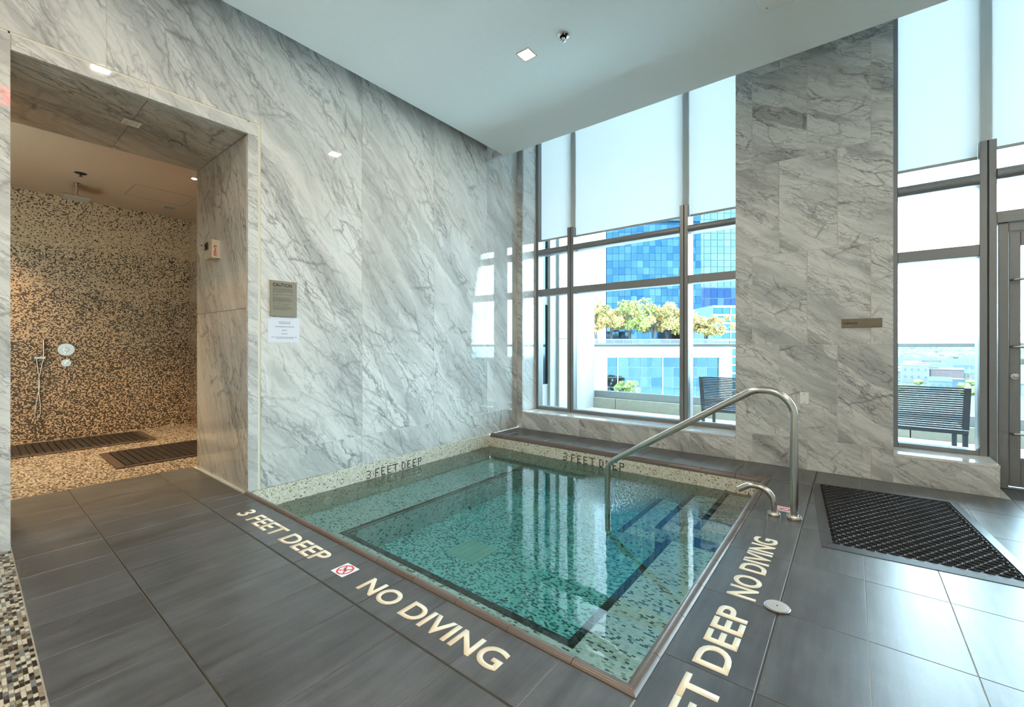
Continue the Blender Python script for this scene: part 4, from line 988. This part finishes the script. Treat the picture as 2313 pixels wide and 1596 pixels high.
for i in (0, 4, 6): wbk.part(MB().box(-6.25+i*1.57, .38, ZR-8.9, -6.13+i*1.57, .55, ZR-1.75), 'mullion', M['white_frame'])
wbk.part(MB().box(-9.5, .2, ZR+.0, 9.2, .25, ZR+.75), 'guard_panel', glassmat('guard_glass', (.55, .66, .70), 1))
wbk.part(MB().box(-9.5, .15, ZR+.75, 9.2, .30, ZR+.82), 'guard_rail', M['white_frame'])
for i in range(15): wbk.part(MB().box(-9.4+1.3*i, .16, ZR, -9.34+1.3*i, .28, ZR+.8), 'guard_post', M['tower_frame'])
wbk.part(MB().box(-9.3, 1.0, ZR, 8.6, 6, ZR+.25), 'planter', plain('planter', (.05, .045, .05), .9))
# trees of the roof garden
def tree(r, f, z, h, cr, label, lm, seed, stems=3, n=4200, group='roof garden trees'):
    rng = random.Random(seed); base = at(r, f, z)
    e_ = empty('autumn_tree', base); tag(e_, label, 'tree', group)
    tk = MB()
    tips = []
    for k in range(stems):
        a = rng.uniform(0, 6.28); sp_ = rng.uniform(.15, .5)*cr
        p0 = base+Vector((rng.uniform(-.15, .15), rng.uniform(-.15, .15), 0)); p1 = p0+Vector((math.cos(a)*sp_*.4, math.sin(a)*sp_*.4, h*.35)); p2 = p0+Vector((math.cos(a)*sp_, math.sin(a)*sp_, h*.75))
        tk.tube([p0, p1, p2], [.11, .08, .03], 6)
        for q in range(3):
            b = rng.uniform(0, 6.28); p3 = p1+Vector((math.cos(b)*cr*.6, math.sin(b)*cr*.6, h*.3)); tk.tube([p1, (p1+p3)/2+Vector((0, 0, .2)), p3], [.05, .04, .015], 5)
    tk.obj('trunk', M['bark'], e_)
    fo = MB(); cl = [(Vector((rng.gauss(0, .68)*cr, rng.gauss(0, .6)*cr, h*rng.uniform(.36, .93))), rng.uniform(.20, .40)*cr) for _ in range(30)]
    for k in range(n):
        c, rr = rng.choice(cl); d = Vector((rng.gauss(0, 1), rng.gauss(0, 1), rng.gauss(0, 1))).normalized()*rr*rng.uniform(.5, 1.05); d.z *= .75
        p = base+c+d; s_ = rng.uniform(.07, .15); u_ = Vector((rng.gauss(0, 1), rng.gauss(0, 1), rng.gauss(0, 1))).normalized(); v_ = u_.orthogonal().normalized()
        fo.quad(p-u_*s_-v_*s_*.6, p+u_*s_-v_*s_*.6, p+u_*s_+v_*s_*.6, p-u_*s_+v_*s_*.6)
    fo.obj('foliage', lm, e_)['kind'] = 'stuff'
specs = [(12.2, 62, 5.2, 1.6, 'slim half bare tree at the left end of the roof garden', 'leaf_y'), (14.5, 63, 6.3, 2.5, 'pale yellow tree, second from left in the roof garden', 'leaf_y'), (17.3, 63, 6.3, 2.7, 'tall green and gold tree in the middle of the roof garden', 'leaf_g'), (20.4, 62.5, 5.7, 2.4, 'yellow tree left of the window mullion in the roof garden', 'leaf_y'), (22.8, 63.5, 5.2, 2.2, 'golden tree just left of the thick window mullion', 'leaf_y'), (25.6, 63, 4.9, 2.2, 'orange tree just right of the thick window mullion', 'leaf_y'), (28.2, 63, 4.2, 2.0, 'low orange tree at the right end of the roof garden', 'leaf_y')]
for i, (r_, f_, h_, cr, lab, lm) in enumerate(specs): tree(r_, f_, 1.62, h_, cr, lab, M[lm], 40+i, 4 if i in (1, 2, 4) else 3)
tree(14.6, 57, -8.5, 5.4, 1.2, 'small green tree standing low in front of the white block', M['leaf_g'], 77, group=None)

# blue curtain wall tower, right face pale
F2 = 95
tw = Blk('glass_tower', 30, F2, GZ, 'tall blue glass tower rising behind the roof garden')
tw.part(MB().box(-9.3, .2, 0, 11.5, 24, 145), 'core', M['tower_core'])
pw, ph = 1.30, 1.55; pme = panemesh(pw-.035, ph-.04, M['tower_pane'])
rng = random.Random(5)
for i in range(16):
    for j in range(18):
        x = -9.2+pw*(i+.5); y = -.9*math.sin((i+.5)/16*math.pi)
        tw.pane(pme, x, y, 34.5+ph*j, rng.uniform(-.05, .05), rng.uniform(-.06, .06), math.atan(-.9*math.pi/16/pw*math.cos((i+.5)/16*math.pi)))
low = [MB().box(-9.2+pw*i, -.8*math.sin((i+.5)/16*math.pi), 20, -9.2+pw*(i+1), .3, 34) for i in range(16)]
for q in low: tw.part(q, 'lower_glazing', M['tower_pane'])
for i in range(16):
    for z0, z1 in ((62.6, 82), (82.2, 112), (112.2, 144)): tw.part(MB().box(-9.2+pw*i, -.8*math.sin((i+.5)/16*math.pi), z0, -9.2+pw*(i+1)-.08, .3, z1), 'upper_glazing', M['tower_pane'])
tp = Blk('pale_tower', 48, 104, GZ, 'pale gridded glass tower at the right of the blue one')
tp.part(MB().box(-3.4, .2, 0, 14, 20, 145), 'core', M['tower_frame'])
for i in range(10): tp.part(MB().box(-3.4+1.62*i, 0, 81.2, -3.3+1.62*(i+1)-.1, .3, 144), 'upper_glazing', M['pale_pane'])
qme = panemesh(1.52, 1.52, M['pale_pane']); dme = panemesh(1.52, 2.4, M['dark_pane'])
for i in range(10):
    for j in range(19): tp.pane(qme, -2.6+1.62*i, 0, 50.2+1.62*j, rng.uniform(-.01, .01), rng.uniform(-.01, .01))
    for j in range(3): tp.pane(dme, -2.6+1.62*i, 0, 42.9+2.55*j, rng.uniform(-.03, .03), rng.uniform(-.03, .03))
pd = Blk('podium_block', 40, 78, GZ, 'cyan glass podium with white floor bands below the towers')
pd.part(MB().box(-3.5, .3, 0, 8, 12, 42.6), 'core', M['tower_frame'])
cme = panemesh(1.5, 1.0, M['podium_pane'])
for j in range(14):
    z = 41.6-1.5*j
    for i in range(7): pd.pane(cme, -2.7+1.56*i, .2, z, rng.uniform(-.02, .02), rng.uniform(-.02, .02))
    pd.part(MB().box(-3.55, -.05, z+.55, 8, .25, z+.85), 'floor_band', M['white_frame'])
pd.part(MB().box(-.5, .05, 20, -.38, .15, 42.5), 'corner_mullion', M['white_frame'])

# low town seen through the narrow window, far below
gm = MB().box(-900, 120, GZ-1, 900, 3200, GZ); struct(gm.obj('ground', M['ground']), 'far flat ground of the town below', 'ground')
CC = {'brick': (.070, .038, .036), 'pink': (.085, .062, .058), 'white': (.13, .13, .13), 'slate': (.022, .040, .062), 'tan': (.085, .08, .07), 'blue': (.026, .046, .070), 'grey': (.055, .07, .082)}  # town colours lightened to stand in for haze
for kk in CC: M['city_'+kk] = plain('town_'+kk, CC[kk], .8, noise=.1, nscale=.3)
def house(x, y, w, h, d, wall, roof, pitched, label):
    e_ = empty('town_house', (x+w/2, y, GZ)); tag(e_, label, 'building', 'low town buildings')
    MB().box(x, y, GZ, x+w, y+d, GZ+h).obj('wall', M['city_'+wall], e_)
    z = GZ+h
    if pitched: MB().prism([(y-.4, z), (y+d+.4, z), (y+d/2, z+d*.3)], 'x', x-.4, x+w+.4).obj('roof', M['city_'+roof], e_)
    else: MB().box(x-.3, y-.3, z, x+w+.3, y+d+.3, z+.7).obj('roof', M['city_'+roof], e_)
    n = max(2, int(w/4.2)); wm_ = MB().box(-.75, -.05, -.95, .75, .1, .95).mesh('window', M['city_blue'])
    for i in range(n):
        for zz in ([.35, .75] if h > 9 else [.55]):
            o = bpy.data.objects.new('window', wm_); COL.objects.link(o); o.location = (x+w*(i+.5)/n, y, GZ+h*zz); par(o, e_)
H_ = [(78, 1150, 72, 11, 20, 'brick', 'white', 0, 'long brick terrace with a white roof edge below the woods'), (152, 1160, 45, 10, 20, 'blue', 'grey', 0, 'long blue-grey shed right of the brick terrace'),
 (58, 960, 34, 9, 22, 'white', 'slate', 1, 'white house with a wide slate roof at the left of the town'), (95, 980, 20, 12, 16, 'pink', 'slate', 1, 'pink gabled house behind the white hall'), (118, 985, 40, 9, 20, 'white', 'blue', 1, 'long white house with blue roof at the right'),
 (80, 830, 26, 11, 18, 'white', 'white', 0, 'big white flat-roofed hall in the middle of the town'), (63, 835, 15, 10, 14, 'pink', 'tan', 1, 'small pink house left of the white hall'), (109, 840, 24, 9, 18, 'grey', 'slate', 1, 'grey house with dark blue roof right of the white hall'),
 (60, 700, 12, 14, 12, 'pink', 'slate', 0, 'narrow pink block with dark flat roof'), (74, 705, 22, 10, 14, 'blue', 'slate', 1, 'blue house with a slate roof in the near row'), (98, 700, 14, 8, 12, 'white', 'grey', 0, 'small white block at the right of the near row'), (42, 690, 17, 9, 14, 'white', 'tan', 0, 'low white block at the left of the near row'),
 (42, 560, 19, 17, 14, 'tan', 'white', 0, 'tan apartment block with balconies nearest the terrace'), (62.5, 565, 22, 13, 14, 'brick', 'blue', 0, 'red brick block under a flat blue roof nearest the terrace'), (86.5, 575, 14, 10, 12, 'tan', 'slate', 1, 'small tan house at the right of the brick block')]
for h_ in H_: house(*h_)
rng = random.Random(21)
for k in range(60):
    y = rng.choice((470, 520, 610, 650, 750, 790, 880, 920, 1050, 1090))+rng.uniform(-12, 12); x = y*rng.uniform(.03, .175)
    w_ = rng.uniform(8, 22)
    if any(x < q[0]+q[2]+3 and x+w_ > q[0]-3 and abs(q[1]+8-y) < 26 for q in H_): continue
    H_.append((x, y, w_)); house(x, y, w_, rng.uniform(6, 10), 11, rng.choice(('white', 'grey', 'pink', 'tan', 'blue')), rng.choice(('slate', 'blue', 'grey', 'slate')), rng.random() < .6, 'small far house among the crowded blue roofs of the town')
rng = random.Random(11)
def blobs(name, pts, m, label, cat):
    mb = MB()
    for (x, y, z, r_) in pts:
        n0 = len(mb.v)
        for i in range(1, 5):
            for k in range(9):
                a = 2*math.pi*k/9; t = math.pi*i/5; q = 1+rng.uniform(-.18, .18); mb.v.append((x+r_*math.sin(t)*math.cos(a)*q, y+r_*math.sin(t)*math.sin(a)*q, z+r_*.8*math.cos(t)*q))
        for i in range(3):
            for k in range(9): mb.f.append((n0+i*9+k, n0+i*9+(k+1) % 9, n0+(i+1)*9+(k+1) % 9, n0+(i+1)*9+k)); mb.mi.append(0)
        mb.f.append(tuple(n0+k for k in range(9))); mb.mi.append(0)
    o = mb.obj(name, m, smooth=True); tag(o, label, cat, kind='stuff'); return o
pts = []
for k in range(520):
    y = rng.uniform(1250, 2900); x = y*rng.uniform(.0, .24); pts.append((x, y, GZ+4+(y-1250)*.0165+rng.uniform(-2, 3), rng.uniform(7, 15)))
blobs('distant_woods', pts, M['hill'], 'haze-paled autumn woods on the low hills at the horizon', 'woods')
pts = []
while len(pts) < 34:
    y = rng.uniform(430, 1100); x = y*rng.uniform(.05, .17)
    if not any(x < q[0]+q[2]+7 and x > q[0]-7 and y > q[1]-8 and y < q[1]+30 for q in H_): pts.append((x, y, GZ+3, rng.uniform(3, 5)))
blobs('town_greenery', pts, M['leaf_g'], 'green and yellow street trees between the town houses', 'trees')
